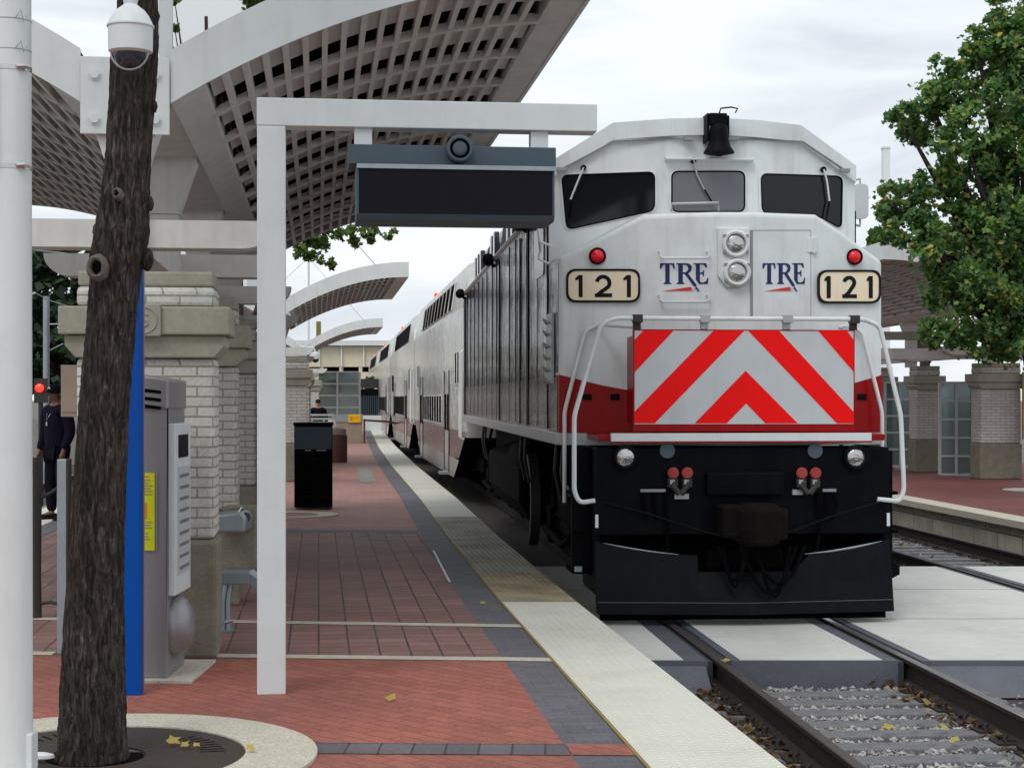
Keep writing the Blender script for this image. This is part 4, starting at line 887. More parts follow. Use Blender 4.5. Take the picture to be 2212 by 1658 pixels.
# ================================================================= STATION: PILLARS
PD = -.113   # platform line direction dx/dy
def brick_pillar(X, Y, label, z=0.0, rz=PR, medallion=False, w=.455, d=.25, mat='brick'):
    r = thing('brick_pillar', label, 'pillar', (X, Y, z), rz)
    mb = MB(); mb.box(-w-.02, w+.02, -.02, 2*d+.02, 0, .80); mb.build('stone_base', 'stone_base', r, bevel=.03)
    mb = MB(); mb.box(-w, w, 0, 2*d, .80, 2.02); mb.build('brick_shaft', mat, r, bevel=.035)
    mb = MB(); mb.prism([(-w, 2.02), (w, 2.02), (w+.07, 2.10), (w+.07, 2.17), (-w-.07, 2.17), (-w-.07, 2.10)], -.05, 2*d+.05); mb.build('corbel', 'stone', r, bevel=.01)
    mb = MB(); mb.box(-w-.105, w+.105, -.10, 2*d+.10, 2.172, 2.36); mb.build('cornice', 'stone', r, bevel=.012)
    mb = MB(); mb.box(-w, w, 0, 2*d, 2.36, 2.50); mb.build('upper_brick', mat, r, bevel=.035)
    mb = MB(); mb.box(-w+.01, w-.01, .01, 2*d-.01, 2.50, 2.60); mb.build('cap_stone', 'stone', r, bevel=.015)
    if medallion:
        mb = MB(); mb.box(-.11, .11, -.13, -.10, 2.16, 2.375); me = mb.build('medallion', 'stone', r, bevel=.008)
        mb = MB(); pts = [(.085*math.cos(R(a)), -.133, 2.268+.085*math.sin(R(a))) for a in range(0, 361, 15)]; mb.tube(pts, .006, 6)
        mb.tube([(.025, -.133, 2.30), (0, -.133, 2.315), (-.025, -.133, 2.30), (-.02, -.133, 2.28), (.02, -.133, 2.262), (.025, -.133, 2.24), (0, -.133, 2.222), (-.028, -.133, 2.238)], .007, 6); mb.build('emblem', 'stone', me)
    return r
XA = (315-CX)/FPX*11.15
PIL = [11.15, 14.0, 18.0, 24.6]
labs = ['nearest pale brick pillar, behind the ticket machine, with round stone medallion', 'second pale brick pillar, just behind the nearest one above the drinking fountain', 'third brick pillar, showing between the fountain pillar and the white sign post', 'fourth brick pillar under the far end of the big canopy, behind the white sign post']
for i, y in enumerate(PIL):
    brick_pillar(XA+PD*(y-11.15), y, labs[i], medallion=(i == 0), mat='brick' if i == 0 else 'brick2')
PX = lambda y: E(y)-PW/2-.03
brick_pillar(-4.75, 35.0, 'pale brick pillar behind the black litter bin'); brick_pillar(-4.75+PD*4, 39.0, 'brick pillar right behind the one by the black litter bin', mat='brick2')
brick_pillar(PX(48)+.1, 48.0, 'brick pillar under the middle canopy, beside the slatted bench'); brick_pillar(PX(57.5)+.2, 57.5, 'pale pillar left of the glazed windscreen at the platform end'); brick_pillar(PX(68), 68.0, 'distant pillar under the smallest canopy')
# ================================================================= CANOPIES
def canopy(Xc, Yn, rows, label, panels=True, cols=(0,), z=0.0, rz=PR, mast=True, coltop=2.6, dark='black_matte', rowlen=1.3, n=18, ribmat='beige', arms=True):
    r = thing('platform_canopy', label, 'canopy', (Xc, Yn, z), rz)
    U0, U1 = .30, 3.25; LEN = rows*rowlen
    def za(u): t = (u-U0)/(U1-U0); return 3.76+.92*(1-(1-t)**2)
    DP = .30; eb = .26; PDp = .08 if panels else .05; RDp = .045
    for s_ in (-1, 1):
        us = [U0+(U1-U0)*i/24 for i in range(25)]
        # deck
        mb = MB()
        for a, b in zip(us, us[1:]):
            mb.add([(s_*a, 0, za(a)+DP), (s_*b, 0, za(b)+DP), (s_*b, LEN, za(b)+DP), (s_*a, LEN, za(a)+DP)], [(0, 1, 2, 3)])
            mb.add([(s_*a, 0, za(a)+DP+.03), (s_*b, 0, za(b)+DP+.03), (s_*b, LEN, za(b)+DP+.03), (s_*a, LEN, za(a)+DP+.03)], [(0, 1, 2, 3)])
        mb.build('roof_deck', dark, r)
        # fascias near and far
        for y0, y1 in ((-.03, 0), (LEN, LEN+.03)):
            mb = MB(); mb.prism([(s_*u, za(u)-.01) for u in us]+[(s_*u, za(u)+DP+.05) for u in reversed(us)], y0, y1); mb.build('fascia', 'fascia', r)
        mb = MB(); mb.box(min(s_*U1, s_*(U1+.03)), max(s_*U1, s_*(U1+.03)), -.03, LEN+.03, za(U1)-.01, za(U1)+DP+.06); mb.build('eave_fascia', 'fascia', r)
        # solid soffit strips at eave and root
        mb = MB()
        for a, b in ((U1-eb, U1-eb/2), (U1-eb/2, U1), (U0, U0+.11), (U0+.11, U0+.22)):
            mb.add([(s_*a, 0, za(a)), (s_*b, 0, za(b)), (s_*b, LEN, za(b)), (s_*a, LEN, za(a))], [(0, 1, 2, 3)])
        for a in (U1-eb, U0+.22): mb.add([(s_*a, 0, za(a)), (s_*a, LEN, za(a)), (s_*a, LEN, za(a)+DP), (s_*a, 0, za(a)+DP)], [(0, 1, 2, 3)])
        mb.build('soffit_strip', ribmat, r)
        ua, ub = U0+.22, U1-eb
        # purlins
        mb = MB()
        for i in range(1, n):
            u = ua+(ub-ua)*i/n; w = .021 if panels else .018
            mb.add([(s_*(u+e), y, z_) for y in (0, LEN) for e, z_ in ((-w, za(u-w)), (w, za(u+w)), (w, za(u)+PDp), (-w, za(u)+PDp))], [(0, 1, 2, 3), (4, 7, 6, 5), (0, 4, 5, 1), (1, 5, 6, 2), (3, 2, 6, 7), (0, 3, 7, 4)])
        mb.build('purlins', ribmat, r)['kind'] = 'stuff'
        # arched ribs
        for k in range(1, rows):
            mb = MB(); y = k*rowlen
            uu = [ua+(ub-ua)*i/18 for i in range(19)]
            mb.prism([(s_*u, za(u)-.012) for u in uu]+[(s_*u, za(u)+RDp) for u in reversed(uu)], y-.04, y+.04); mb.build('arched_rib', ribmat, r)
        if panels:
            mb = MB()
            for k in range(rows):
                ya, yb_ = k*rowlen+.045, (k+1)*rowlen-.44
                for i in range(n):
                    a = ua+(ub-ua)*i/n+.018; b = ua+(ub-ua)*(i+1)/n-.018
                    mb.add([(s_*a, ya, za(a)+.075), (s_*b, ya, za(b)+.075), (s_*b, yb_, za(b)+.058), (s_*a, yb_, za(a)+.058)], [(0, 1, 2, 3)])
            mb.build('soffit_panels', ribmat, r)['kind'] = 'stuff'
    # centre spine between the wings
    mb = MB(); mb.prism([(-U0, 3.78), (U0, 3.78), (U0, 4.02), (-U0, 4.02)], 0.0, LEN); mb.build('spine_beam', 'beige', r)
    mb = MB(); mb.box(-.295, .295, -.06, -.031, 3.53, 4.05); br = mb.build('bracket_plate', 'fascia', r, bevel=.004)
    mb = MB()
    for x in (-.20, .20):
        for zz in (3.63, 3.93): mb.lathe([(.033, -.085), (.036, -.06)], 'y', (x, 0, zz), 6); mb.lathe([(.045, -.066), (.045, -.06)], 'y', (x, 0, zz), 12)
    mb.build('bolt', 'fascia', br)
    for c in cols:
        mb = MB(); mb.box(-.125, .125, c, c+.25, coltop, 3.30)
        mb.add([(-.125, c, 3.302), (.125, c, 3.302), (.125, c+.25, 3.302), (-.125, c+.25, 3.302), (-.28, c-.02, 3.78), (.28, c-.02, 3.78), (.28, c+.30, 3.78), (-.28, c+.30, 3.78)], [(0, 1, 5, 4), (1, 2, 6, 5), (2, 3, 7, 6), (3, 0, 4, 7)])
        mb.build('column', 'beige', r, bevel=.01)
        if arms:
            for s_ in (-1, 1):
                pr_ = [(s_*.10, 2.97), (s_*1.0, 2.97)]+[(s_*(.78+.22*math.cos(R(a))), 2.97-.19*math.sin(R(a))) for a in range(10, 91, 10)]+[(s_*.10, 2.78)]
                mb = MB(); mb.prism(pr_, c+.08, c+.36); mb.build('cross_arm', 'beige', r, smooth=30)
    mb = MB(); mb.box(-.14, .14, 0.35, max(.6, LEN-.3), 2.74, 2.93); mb.build('tie_beam', 'beige', r)
    if mast:
        mb = MB(); mb.box(.21, .30, .08, .17, 4.02, 7.6); mb.build('mast', 'white', r)
        for s_ in (-1, 1):
            mb = MB(); mb.tube([(.25, .12, 7.5), (s_*2.6, .3, 4.85)], .014, 6); mb.build('stay_rod', 'white', r)
    return r
XC1 = (272-CX)/FPX*11.3
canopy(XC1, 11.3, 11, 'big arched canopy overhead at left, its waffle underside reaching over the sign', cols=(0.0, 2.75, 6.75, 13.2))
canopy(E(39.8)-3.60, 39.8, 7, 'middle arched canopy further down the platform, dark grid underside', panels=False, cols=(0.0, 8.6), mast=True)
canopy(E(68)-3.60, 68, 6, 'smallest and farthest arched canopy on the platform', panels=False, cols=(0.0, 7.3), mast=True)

# ================================================================= SIGN GANTRY
g = G(586, 1500); gz = math.atan(.116)
gan = thing('sign_gantry', 'white square-tube post with a long horizontal arm holding the display', 'sign frame', (g.x, g.y, 0), gz)
mb = MB(); mb.box(-.083, .083, 0, .165, 0, 3.36); mb.build('post', 'white', gan, bevel=.006)
mb = MB(); mb.box(-.085, 1.95, -.002, .167, 3.36, 3.525); mb.build('arm', 'white', gan, bevel=.006)
for x in (.49, 1.55): mb = MB(); mb.box(x, x+.105, .03, .135, 3.25, 3.36); mb.build('hanger', 'white', gan)
dsp = thing('display_sign', 'blank black passenger display hanging from the white arm', 'display', gan.matrix_basis @ Vector((0, 0, 0)), gz)
dsp.location = (g.x, g.y, 0)
mb = MB(); mb.box(.455, 1.69, -.06, .23, 3.135, 3.25); hd = mb.build('header_rail', 'char', dsp, bevel=.004)
mb = MB(); mb.prism([(-.13, 3.122), (.30, 3.122), (.30, 2.80), (-.10, 2.80), (-.13, 2.83)], .498, 1.672, 'yz'); mb.build('housing', 'char', dsp, bevel=.004)
mb = MB(); mb.box(.512, 1.658, -.134, -.130, 2.835, 3.10); mb.build('screen', 'screen', dsp)
mb = MB(); mb.box(.50, 1.672, -.150, -.132, 3.098, 3.124); mb.build('top_trim', 'galv', dsp)
mb = MB(); mb.lathe([(.078, .0), (.08, -.09), (.072, -.10), (.060, -.10), (.058, -.06), (.044, -.055), (.042, -.095), (.03, -.105), (.004, -.108)], 'y', (1.105, -.06, 3.222), 30); mb.build('speaker', 'char', dsp, smooth=30)
mb = MB(); mb.lathe([(.059, -.062), (.044, -.060)], 'y', (1.105, -.06, 3.222), 30); mb.build('speaker_gap', 'black', dsp)

# ================================================================= POLE + DOME CAMERA
px0 = (22-CX)/FPX*7.5
pole = thing('utility_pole', 'white round pole at the left edge of the view, with steel strap clamps', 'pole', (px0, 7.5, 0))
mb = MB(); mb.tube([(0, 0, 0), (0, 0, 5.6)], [.10, .088], 32); mb.build('shaft', 'white', pole, smooth=40)
for zz in (2.775+.45, 3.235-.02):
    pass
for zpy in (152, 363):
    zz = HC+(HY-zpy)/FPX*7.5; mb = MB(); mb.tube([(0, 0, zz-.01), (0, 0, zz+.012)], .1015-.012*zz/5.6*.9, 32); mb.tube([(.055, -.085, zz), (.085, -.075, zz+.004), (.108, -.05, zz)], .011, 6); mb.build('strap_clamp', 'chrome', pole)
for zpy in (47, 112):
    zz = HC+(HY-zpy)/FPX*7.5; mb = MB(); mb.tube([(0, 0, zz-.0015), (0, 0, zz+.0015)], .0945, 32); mb.tube([(.05, -.085, zz), (.075, -.09, zz+.03), (.085, -.08, zz-.02), (.095, -.07, zz+.01)], .0025, 5); mb.build('tie_wire', 'galv', pole)
mb = MB(); mb.box(.075, .112, -.05, .05, .08, .25); mb.tube([(.095, -.05, .10), (.1, -.06, .06)], .012, 6); mb.build('hand_hole_cover', 'white', pole, bevel=.012)
bp = P(2, 260, 7.45); mb = MB(); mb.box(-.12, -.040, -.125, -.100, P(0, 370, 7.5).z, P(0, 150, 7.5).z); mb.build('banner_arm', 'blue', pole)
mb = MB(); mb.box(-.16, .16, -.16, .16, 0, .02); mb.build('base_plate', 'white', pole)
cc = P(282, 60, 7.75)
dc = thing('dome_camera', 'white pendant dome camera hanging in front of the tree trunk', 'security camera', (cc.x, cc.y, 0))
def zc(py): return HC+(HY-py)/FPX*7.75
mb = MB(); mb.lathe([(.034, zc(-40)), (.034, zc(2)), (.030, zc(10)), (.045, zc(16)), (.065, zc(23)), (.085, zc(35)), (.100, zc(50)), (.106, zc(56)), (.103, zc(58)), (.102, zc(95)), (.101, zc(112)), (.085, zc(116))], 'z', (0, 0, 0), 36); mb.build('housing', 'white', dc, smooth=30)
mb = MB(); mb.lathe([(.101, zc(55)-.002), (.109, zc(56)), (.109, zc(59)), (.101, zc(60))], 'z', (0, 0, 0), 36); mb.build('rim', 'white', dc, smooth=30)
mb = MB(); h0 = zc(114); mb.lathe([(.078, h0), (.076, h0-.025), (.064, h0-.05), (.04, h0-.068), (.01, h0-.075)], 'z', (0, 0, 0), 30); mb.build('bubble', 'dome', dc, smooth=60)
mb = MB(); mb.tube([(.086*math.cos(R(a)), -.02, h0-.082*math.sin(R(a))) for a in range(0, 181, 12)], .005, 6); mb.build('guard_wire', 'silver', dc)
mb = MB(); mb.tube([(0, 0, zc(-38)), (0, 0, zc(-70)), (-.1, -.02, zc(-95)), (px0-cc.x+.02, -.24, zc(-95))], .03, 10); mb.build('support_arm', 'white', dc, smooth=40)

# ================================================================= NEAR TREE
def noise3(x, y, z):
    return math.sin(x*12.9+y*7.1+z*3.3)*.5+math.sin(x*5.1-y*9.7+z*6.1)*.3+math.sin(x*23.1+z*17.3+y*13)*.2
TRK_PX = [(-900, 262, 356), (-300, 258, 345), (0, 256, 338), (125, 241, 338), (313, 233, 326), (438, 219, 322), (500, 206, 324), (560, 196, 314), (600, 196, 303), (690, 188, 295), (857, 171, 278), (1080, 157, 268), (1225, 152, 266), (1410, 140, 267), (1560, 131, 268), (1620, 126, 271), (1650, 116, 280), (1690, 92, 304)]
TY = 8.08
tr = thing('tree', 'tree with dark furrowed bark trunk growing from the iron grate', 'tree', ((198-CX)/FPX*TY, TY, 0))
mb = MB(); SEG = 72; rows_ = []
def trunk_lr(py):
    L_ = interp([(a, b) for a, b, c in TRK_PX], py); R_ = interp([(a, c) for a, b, c in TRK_PX], py); return L_, R_
NR = 260
for i in range(NR+1):
    py = -900+(1690+900)*(i/NR); l, r_ = trunk_lr(py); cxm = ((l+r_)/2-CX)/FPX*TY-tr.location.x; rad = (r_-l)/2/FPX*TY; z = HC+(HY-py)/FPX*TY
    if i == NR: z = -.05
    for j in range(SEG):
        a = 2*math.pi*j/SEG
        ph = 3.2*math.sin(z*1.1)+1.7*math.sin(z*2.7+1)
        f = (abs(math.sin(a*8+ph+1.2*math.sin(z*4.3+a*3)))**.6-.6)*.025+.02*math.sin(a*23+z*9)+.012*math.sin(z*21+a*11)+.022*random.uniform(-1, 1)
        big = .03*math.sin(a*2+z*2.1)+.03*math.sin(a*3-z*3.3)
        rr = rad*(1+f+big); mb.v.append((cxm+rr*math.cos(a), rr*math.sin(a), z))
for i in range(NR):
    for j in range(SEG): mb.f.append((i*SEG+j, i*SEG+(j+1) % SEG, (i+1)*SEG+(j+1) % SEG, (i+1)*SEG+j)); mb.mi.append(0)
mb.build('trunk', 'bark', tr, smooth=50)
def knot(px, py, r, lab='knot'):
    q = P(px, py, TY-.17); q = q-tr.location; mb = MB()
    mb.lathe([(r*1.5, .05), (r*1.35, 0), (r*1.05, -.02), (r*.8, -.016), (r*.55, .01), (r*.3, .03)], 'y', (q.x, q.y, q.z), 18, 1, 1.25)
    for k, v in enumerate(mb.v): mb.v[k] = (v[0]*1+random.uniform(-.003, .003), v[1], v[2]+random.uniform(-.003, .003))
    mb.build(lab, 'scar', tr, smooth=50)
knot(208, 577, .036); knot(252, 418, .016); 
q = P(208, 577, TY-.185)-tr.location; mb = MB(); mb.lathe([(.017, .012), (.017, -.006)], 'y', tuple(q), 12, 1, 1.9); mb.build('knot_hole', 'black_matte', tr)
for (x, y, r) in ((318, 560, .036), (323, 440, .022), (332, 230, .018), (209, 500, .024), (331, 35, .032)):
    q = P(x, y, TY)-tr.location; mb = MB(); mb.lathe([(.01, -r*1.5), (r*.7, -r), (r, 0), (r*.7, r), (.01, r*1.5)], 'z', tuple(q), 14)
    for k, v in enumerate(mb.v): mb.v[k] = tuple(c+random.uniform(-.004, .004) for c in v)
    mb.build('burl', 'bark', tr, smooth=60)
def leaves(name, clusters, n, size, mat, parent, org=Vector((0, 0, 0)), lobes=4):
    mb = MB(); tot = sum(c[3]**2 for c in clusters)
    for (x, y, z, r) in clusters:
        k = int(n*r*r/tot)
        sub = [(Vector((random.gauss(0, 1), random.gauss(0, 1), random.gauss(0, 1))).normalized()*random.uniform(.45, 1.0)*r, random.uniform(.16, .36)*r) for _ in range(11)]
        for _ in range(k):
            if random.random() < .9:
                c, rr = random.choice(sub); v = c+Vector((random.gauss(0, 1), random.gauss(0, 1), random.gauss(0, .8)))*rr*.5
            else: v = Vector((random.gauss(0, 1), random.gauss(0, 1), random.gauss(0, 1)))*r*.42
            if v.length > r*1.08: v = v.normalized()*r*random.uniform(.6, 1.05)
            p = Vector((x, y, z))+v-org; nr = Vector((random.gauss(0, .7), random.gauss(0, .7)-.3, random.uniform(.1, 1.2))).normalized()
            pts = leaf_poly(p, nr, size*random.uniform(.6, 1.25), random.uniform(0, 6), lobes); mb.add(pts, [tuple(range(len(pts)))])
    me = bpy.data.meshes.new(name); me.from_pydata(mb.v, [], mb.f); me.materials.append(MAT[mat]); me.update()
    o = bpy.data.objects.new(name, me); COL.objects.link(o); o.parent = parent; return o
# crown of the near tree, above the frame
mb = MB(); q0 = P(300, -880, TY)-tr.location
for dx, dy, dz in ((1.0, .5, 1.6), (-1.3, .4, 1.5), (.3, -1.0, 1.8), (-.4, 1.2, 2.0), (.1, 0, 2.4)):
    mb.tube([q0+Vector((0, 0, -.3)), q0+Vector((dx*.4, dy*.4, dz*.5)), q0+Vector((dx, dy, dz))], [.09, .06, .02], 8)
mb.build('limbs', 'bark', tr, smooth=50)
leaves('crown', [(tr.location.x+a, TY+b, 5.9+c+1.6, r) for a, b, c, r in ((.2, .2, 1.2, 1.4), (-1.2, .4, .6, 1.1), (1.2, .6, .5, 1.0), (0, -1.0, .5, 1.0), (0, 1.3, .8, 1.1))], 4200, .07, 'leaf', tr, tr.location)
# tree pit: ring and grate
gc = Vector((-2.02, 8.08, 0))
def ring(r0, r1, z0, z1, seg=64, name='', mat='', parent=None, sx=1):
    mb = MB()
    for j in range(seg):
        a, b = 2*math.pi*j/seg, 2*math.pi*(j+1)/seg
        f = lambda r, t, z: (r*math.cos(t), r*math.sin(t), z)
        mb.add([f(r0, a, z1), f(r1, a, z1), f(r1, b, z1), f(r0, b, z1), f(r1, a, z0), f(r1, b, z0), f(r0, a, z0), f(r0, b, z0)], [(0, 1, 2, 3), (1, 4, 5, 2), (0, 3, 7, 6)])
    return mb.build(name, mat, parent)
o = ring(.72, 1.07, .0, .022, 72, 'pit_ring', 'cream_conc'); o.location = gc; tag(o, 'round cream concrete ring set in the paving around the tree', 'kerb ring')
o = ring(.42, .72, 0, .012, 40, 'pit_ring', 'cream_conc'); o.location = G(628, 1112); tag(o, 'pale concrete ring set in the paving at the foot of the black litter bin', 'kerb ring')
gr = thing('tree_grate', 'round dark iron grate with radial slots around the trunk', 'tree grate', gc)
ring(.24, .715, .0, .016, 64, 'grate_plate', 'grate', gr)
mb = MB()
for j in range(64):
    a = 2*math.pi*j/64
    for r0, r1 in ((.50, .62),):
        if not (8 < math.degrees(a) < 52 or 100 < math.degrees(a) < 170): continue
        w = .006; d = Vector((math.cos(a), math.sin(a), 0)); n_ = Vector((-d.y, d.x, 0)); z = Vector((0, 0, .018))
        mb.add([d*r0+n_*w+z, d*r1+n_*w+z, d*r1-n_*w+z, d*r0-n_*w+z], [(0, 1, 2, 3)])
mb.build('grate_slots', 'black_matte', gr)
mb = MB(); mb.lathe([(.235, -.01), (.235, .006)], 'z', (0, 0, 0), 32); mb.build('pit_soil', 'black_matte', gr)
mb = MB(); c = G(88, 1640, .03); mb.lathe([(.02, 0), (.05, .01), (.05, .025), (.02, .035)], 'z', tuple(c), 12, 1.3, .7); tag(mb.build('crumpled_cup', 'white_cloth', smooth=50), 'crumpled pale paper litter at the foot of the white pole', 'litter')

# ================================================================= BLUE PYLON, TICKET MACHINE, BOLLARD
b = G(268, 1503)
py_ = thing('sign_pylon', 'tall saturated blue pylon standing behind the tree trunk', 'pylon sign', (b.x, b.y, 0))
xl = (228-CX)/FPX*b.y-b.x; xr = (302-CX)/FPX*b.y-b.x; zt2 = HC+(HY-560)/FPX*b.y
mb = MB(); mb.box(xl, xr, 0, .10, 0, zt2); mb.build('panel', 'blue', py_, bevel=.004)
mb = MB(); mb.box(xl-.02, xr+.0, .102, .13, .02, zt2-.02); mb.build('back_frame', 'grey_metal', py_)
TM = G(300, 1471); tY = TM.y; s_m = FPX/tY
tmx = lambda px: (px-CX)/s_m; tmz = lambda py: HC+(HY-py)/s_m
tk = thing('ticket_machine', 'grey metal ticket machine with louvred top, seen from its side', 'ticket machine', (tmx(300), tY, 0), 0)
def TX(px): return tmx(px)-tk.location.x
mb = MB(); mb.prism([(TX(262), 0.02), (TX(361), 0.02), (TX(361), tmz(836)+.0), (TX(361), tmz(862)), (TX(262), tmz(852))], 0, .55); mb.build('cabinet', 'grey_metal', tk, bevel=.008)
mb = MB(); mb.prism([(TX(258), tmz(868)), (TX(364), tmz(884)), (TX(364), tmz(820)), (TX(345), tmz(816)), (TX(258), tmz(804))], -.012, .57); hd = mb.build('louvre_hood', 'grey_metal', tk, bevel=.012)
mb = MB()
for k in range(3):
    y0 = tmz(842+17*k); pl_ = rounded([(TX(290), y0+.016), (TX(349), y0-.004), (TX(349), y0-.024), (TX(290), y0-.006)], .008, 3); mb.prism(pl_, -.016, -.0125)
mb.build('louvre_slot', 'black_matte', hd)
mb = MB(); mb.box(TX(361), TX(361)+.045, .03, .52, tmz(1288), tmz(915)); fp = mb.build('front_panel', 'white', tk, bevel=.006)
mb = MB(); mb.box(TX(361)+.0455, TX(361)+.05, .12, .42, tmz(990), tmz(940)); mb.build('small_screen', 'screen', fp); mb = MB(); mb.box(TX(361)+.0455, TX(361)+.05, .10, .48, tmz(1245), tmz(1010)); mb.build('notice_sheet', 'chev_white', fp)
mb = MB()
for k in range(9): mb.box(TX(361)+.0505, TX(361)+.052, .14, .44, tmz(1235)+k*.072, tmz(1235)+k*.072+.02)
mb.build('notice_print', 'grey_metal', fp)
mb = MB(); mb.lathe([(.03, tmz(1425)), (.10, tmz(1410)), (.13, tmz(1370)), (.12, tmz(1330)), (.08, tmz(1305)), (.03, tmz(1295))], 'z', (TX(361), .22, 0), 24, 1.0, 1.5); mb.build('coin_hood', 'grey_metal', tk, smooth=50)
mb = MB(); mb.box(TX(304), TX(335), -.012, -.002, tmz(1188), tmz(1021)); ys_ = mb.build('notice_sign', 'yellow', tk)
mb = MB(); mb.box(TX(337), TX(340), -.010, -.001, tmz(1190), tmz(1019)); mb.build('sign_frame', 'galv', ys_)
mb = MB(); mb.box(TX(305), TX(318), -.015, -.0125, tmz(1120), tmz(1085)); mb.box(TX(305), TX(322), -.015, -.0125, tmz(1030), tmz(1027)); mb.build('orange_block', 'orange', ys_)
mb = MB()
for py in (1035, 1041, 1047, 1053, 1059, 1066, 1126, 1132, 1138, 1150, 1157, 1163): mb.box(TX(307), TX(random.choice((322, 326, 330))), -.0145, -.0125, tmz(py+2), tmz(py))
mb.build('fine_print', 'tan', ys_)
mb = MB(); mb.box(TX(255), TX(420), -.10, .75, .004, .02); o = mb.build('concrete_pad', 'cream_conc', tk)
bo = G(133, 1415)
bl = thing('bollard', 'slim grey square bollard left of the tree, before the standing man', 'bollard', (bo.x, bo.y, 0))
mb = MB(); mb.box(-.032, .032, 0, .09, 0, 1.335); mb.build('post', 'galv', bl, bevel=.004); mb = MB(); mb.box(.032, .045, .0, .09, 0, 1.335); mb.build('edge_trim', 'dark_metal', bl); mb = MB(); mb.box(-.06, .06, -.02, .11, 0, .012); mb.build('foot_plate', 'dark_metal', bl)
dk = G(78, 1335)
gt = thing('gate_post', 'dark corroded iron post with hinge arms behind the white pole', 'post', (dk.x, dk.y, 0))
mb = MB(); mb.tube([(0, 0, 0), (0, 0, .35), (0, 0, .9), (0, 0, 1.28)], [.045, .04, .045, .038], 12); mb.build('shaft', 'dark_metal', gt, smooth=40)
for pts_ in ([(.02, 0, .12), (.12, 0, .13), (.22, .03, .10)], [(.02, 0, .95), (.12, 0, 1.0), (.2, .02, 1.06)]): mb = MB(); mb.tube(pts_, .015, 6); mb.build('hinge_arm', 'dark_metal', gt, smooth=40)
gbx = thing('electrical_box', 'grey metal box fixed to the left flank of the nearest brick pillar', 'electrical box', (P(150, 800, 11.5).x, 11.5, 0))
mb = MB(); mb.box(-.06, .20, 0, .14, P(0, 900, 11.5).z, P(0, 788, 11.5).z); mb.build('box', 'tan', gbx, bevel=.005); mb = MB(); mb.box(-.05, .19, -.006, -.001, P(0, 890, 11.5).z, P(0, 795, 11.5).z); mb.build('lid', 'tan', gbx, bevel=.002)

# ================================================================= FOUNTAIN + LEANING RAIL
fY = 13.2; fs = FPX/fY; fx = lambda px: (px-CX)/fs; fz = lambda py: HC+(HY-py)/fs
fo = thing('drinking_fountain', 'grey drinking fountain with a bright chrome spout on the second pillar', 'drinking fountain', (fx(500), fY, 0))
ox = fx(500)
mb = MB(); mb.prism([(fx(463)-ox, fz(1112)), (fx(520)-ox, fz(1105)), (fx(532)-ox, fz(1118)), (fx(528)-ox, fz(1150)), (fx(463)-ox, fz(1150))], 0, .38); mb.build('basin', 'galv', fo, bevel=.02)
mb = MB(); mb.lathe([(.05, fz(1128)), (.065, fz(1120)), (.06, fz(1112)), (.03, fz(1108))], 'z', (fx(518)-ox, .12, 0), 18); mb.build('bowl', 'dark_metal', fo, smooth=40)
mb = MB(); mb.tube([(fx(512)-ox, .06, fz(1112)), (fx(522)-ox, .05, fz(1096))], .014, 10); mb.build('spout', 'chrome', fo, smooth=40)
mb = MB(); mb.box(fx(462)-ox, fx(535)-ox, .38, .62, fz(1240), fz(1100)); mb.build('support_wall', 'stone_base', fo, bevel=.01)
lr = thing('leaning_rail', 'blue-grey bent metal leaning rail beside the white sign post', 'leaning rail', (fx(490), 12.4, 0)); s2 = FPX/12.4
lx = lambda px: (px-CX)/s2-(fx(490)); lz = lambda py: HC+(HY-py)/s2
mb = MB(); mb.box(lx(472), lx(538), 0, .22, lz(1262), lz(1235)); mb.add([(lx(538), 0, lz(1262)), (lx(538), 0, lz(1235)), (lx(572), .0, lz(1258)), (lx(572), 0, lz(1290)), (lx(538), .22, lz(1262)), (lx(538), .22, lz(1235)), (lx(572), .22, lz(1258)), (lx(572), .22, lz(1290))], [(0, 1, 2, 3), (4, 7, 6, 5), (1, 5, 6, 2), (0, 3, 7, 4), (2, 6, 7, 3)]); mb.build('seat_bar', 'galv', lr, bevel=.008)
for xx in (478, 489): mb = MB(); mb.tube([(lx(xx), .08, 0), (lx(xx), .08, lz(1300)), (lx(xx)+.02, .1, lz(1262))], .018, 8); mb.build('leg', 'galv', lr, smooth=40)
mb = MB(); mb.box(lx(470), lx(500), .02, .16, 0, .02); mb.tube([(lx(485), .03, .08), (lx(505), .0, .10)], .012, 6); mb.build('foot', 'galv', lr)

# ================================================================= BINS, BENCH, PLATFORM FURNITURE
q = G(677, 1100); bn = thing('litter_bin', 'tall black square litter bin right of the white sign post', 'litter bin', (q.x, q.y, 0), PR)
mb = MB(); mb.box(-.30, .30, 0, .55, .03, 1.34); bb = mb.build('bin_body', 'black', bn, bevel=.012)
mb = MB(); mb.box(-.315, .315, -.015, .565, 1.32, 1.37); mb.build('bin_lid', 'black', bn, bevel=.01)
mb = MB(); mb.box(-.29, .29, -.008, 0, .95, 1.30); mb.build('hopper_panel', 'char', bn); MAT['char'].node_tree
mb = MB(); 
for k in range(8): mb.box(-.28, -.01, -.012, -.001, .10+k*.10, .10+k*.10+.075); mb.box(.01, .28, -.012, -.001, .10+k*.10, .10+k*.10+.075)
mb.build('louvre_door', 'black_matte', bn)
mb = MB(); mb.box(-.13, -.04, -.014, -.011, .925, .94); mb.box(.05, .2, -.014, -.011, .925, .94); mb.build('bin_lettering', 'galv', bn)
mb = MB(); mb.box(-.302, -.3, .1, .4, 1.12, 1.25); mb.build('hopper_mouth', 'black_matte', bn)
q = G(729, 998); o_ = thing('litter_bin', 'round brown litter bin behind the black one', 'litter bin', (q.x, q.y, 0))
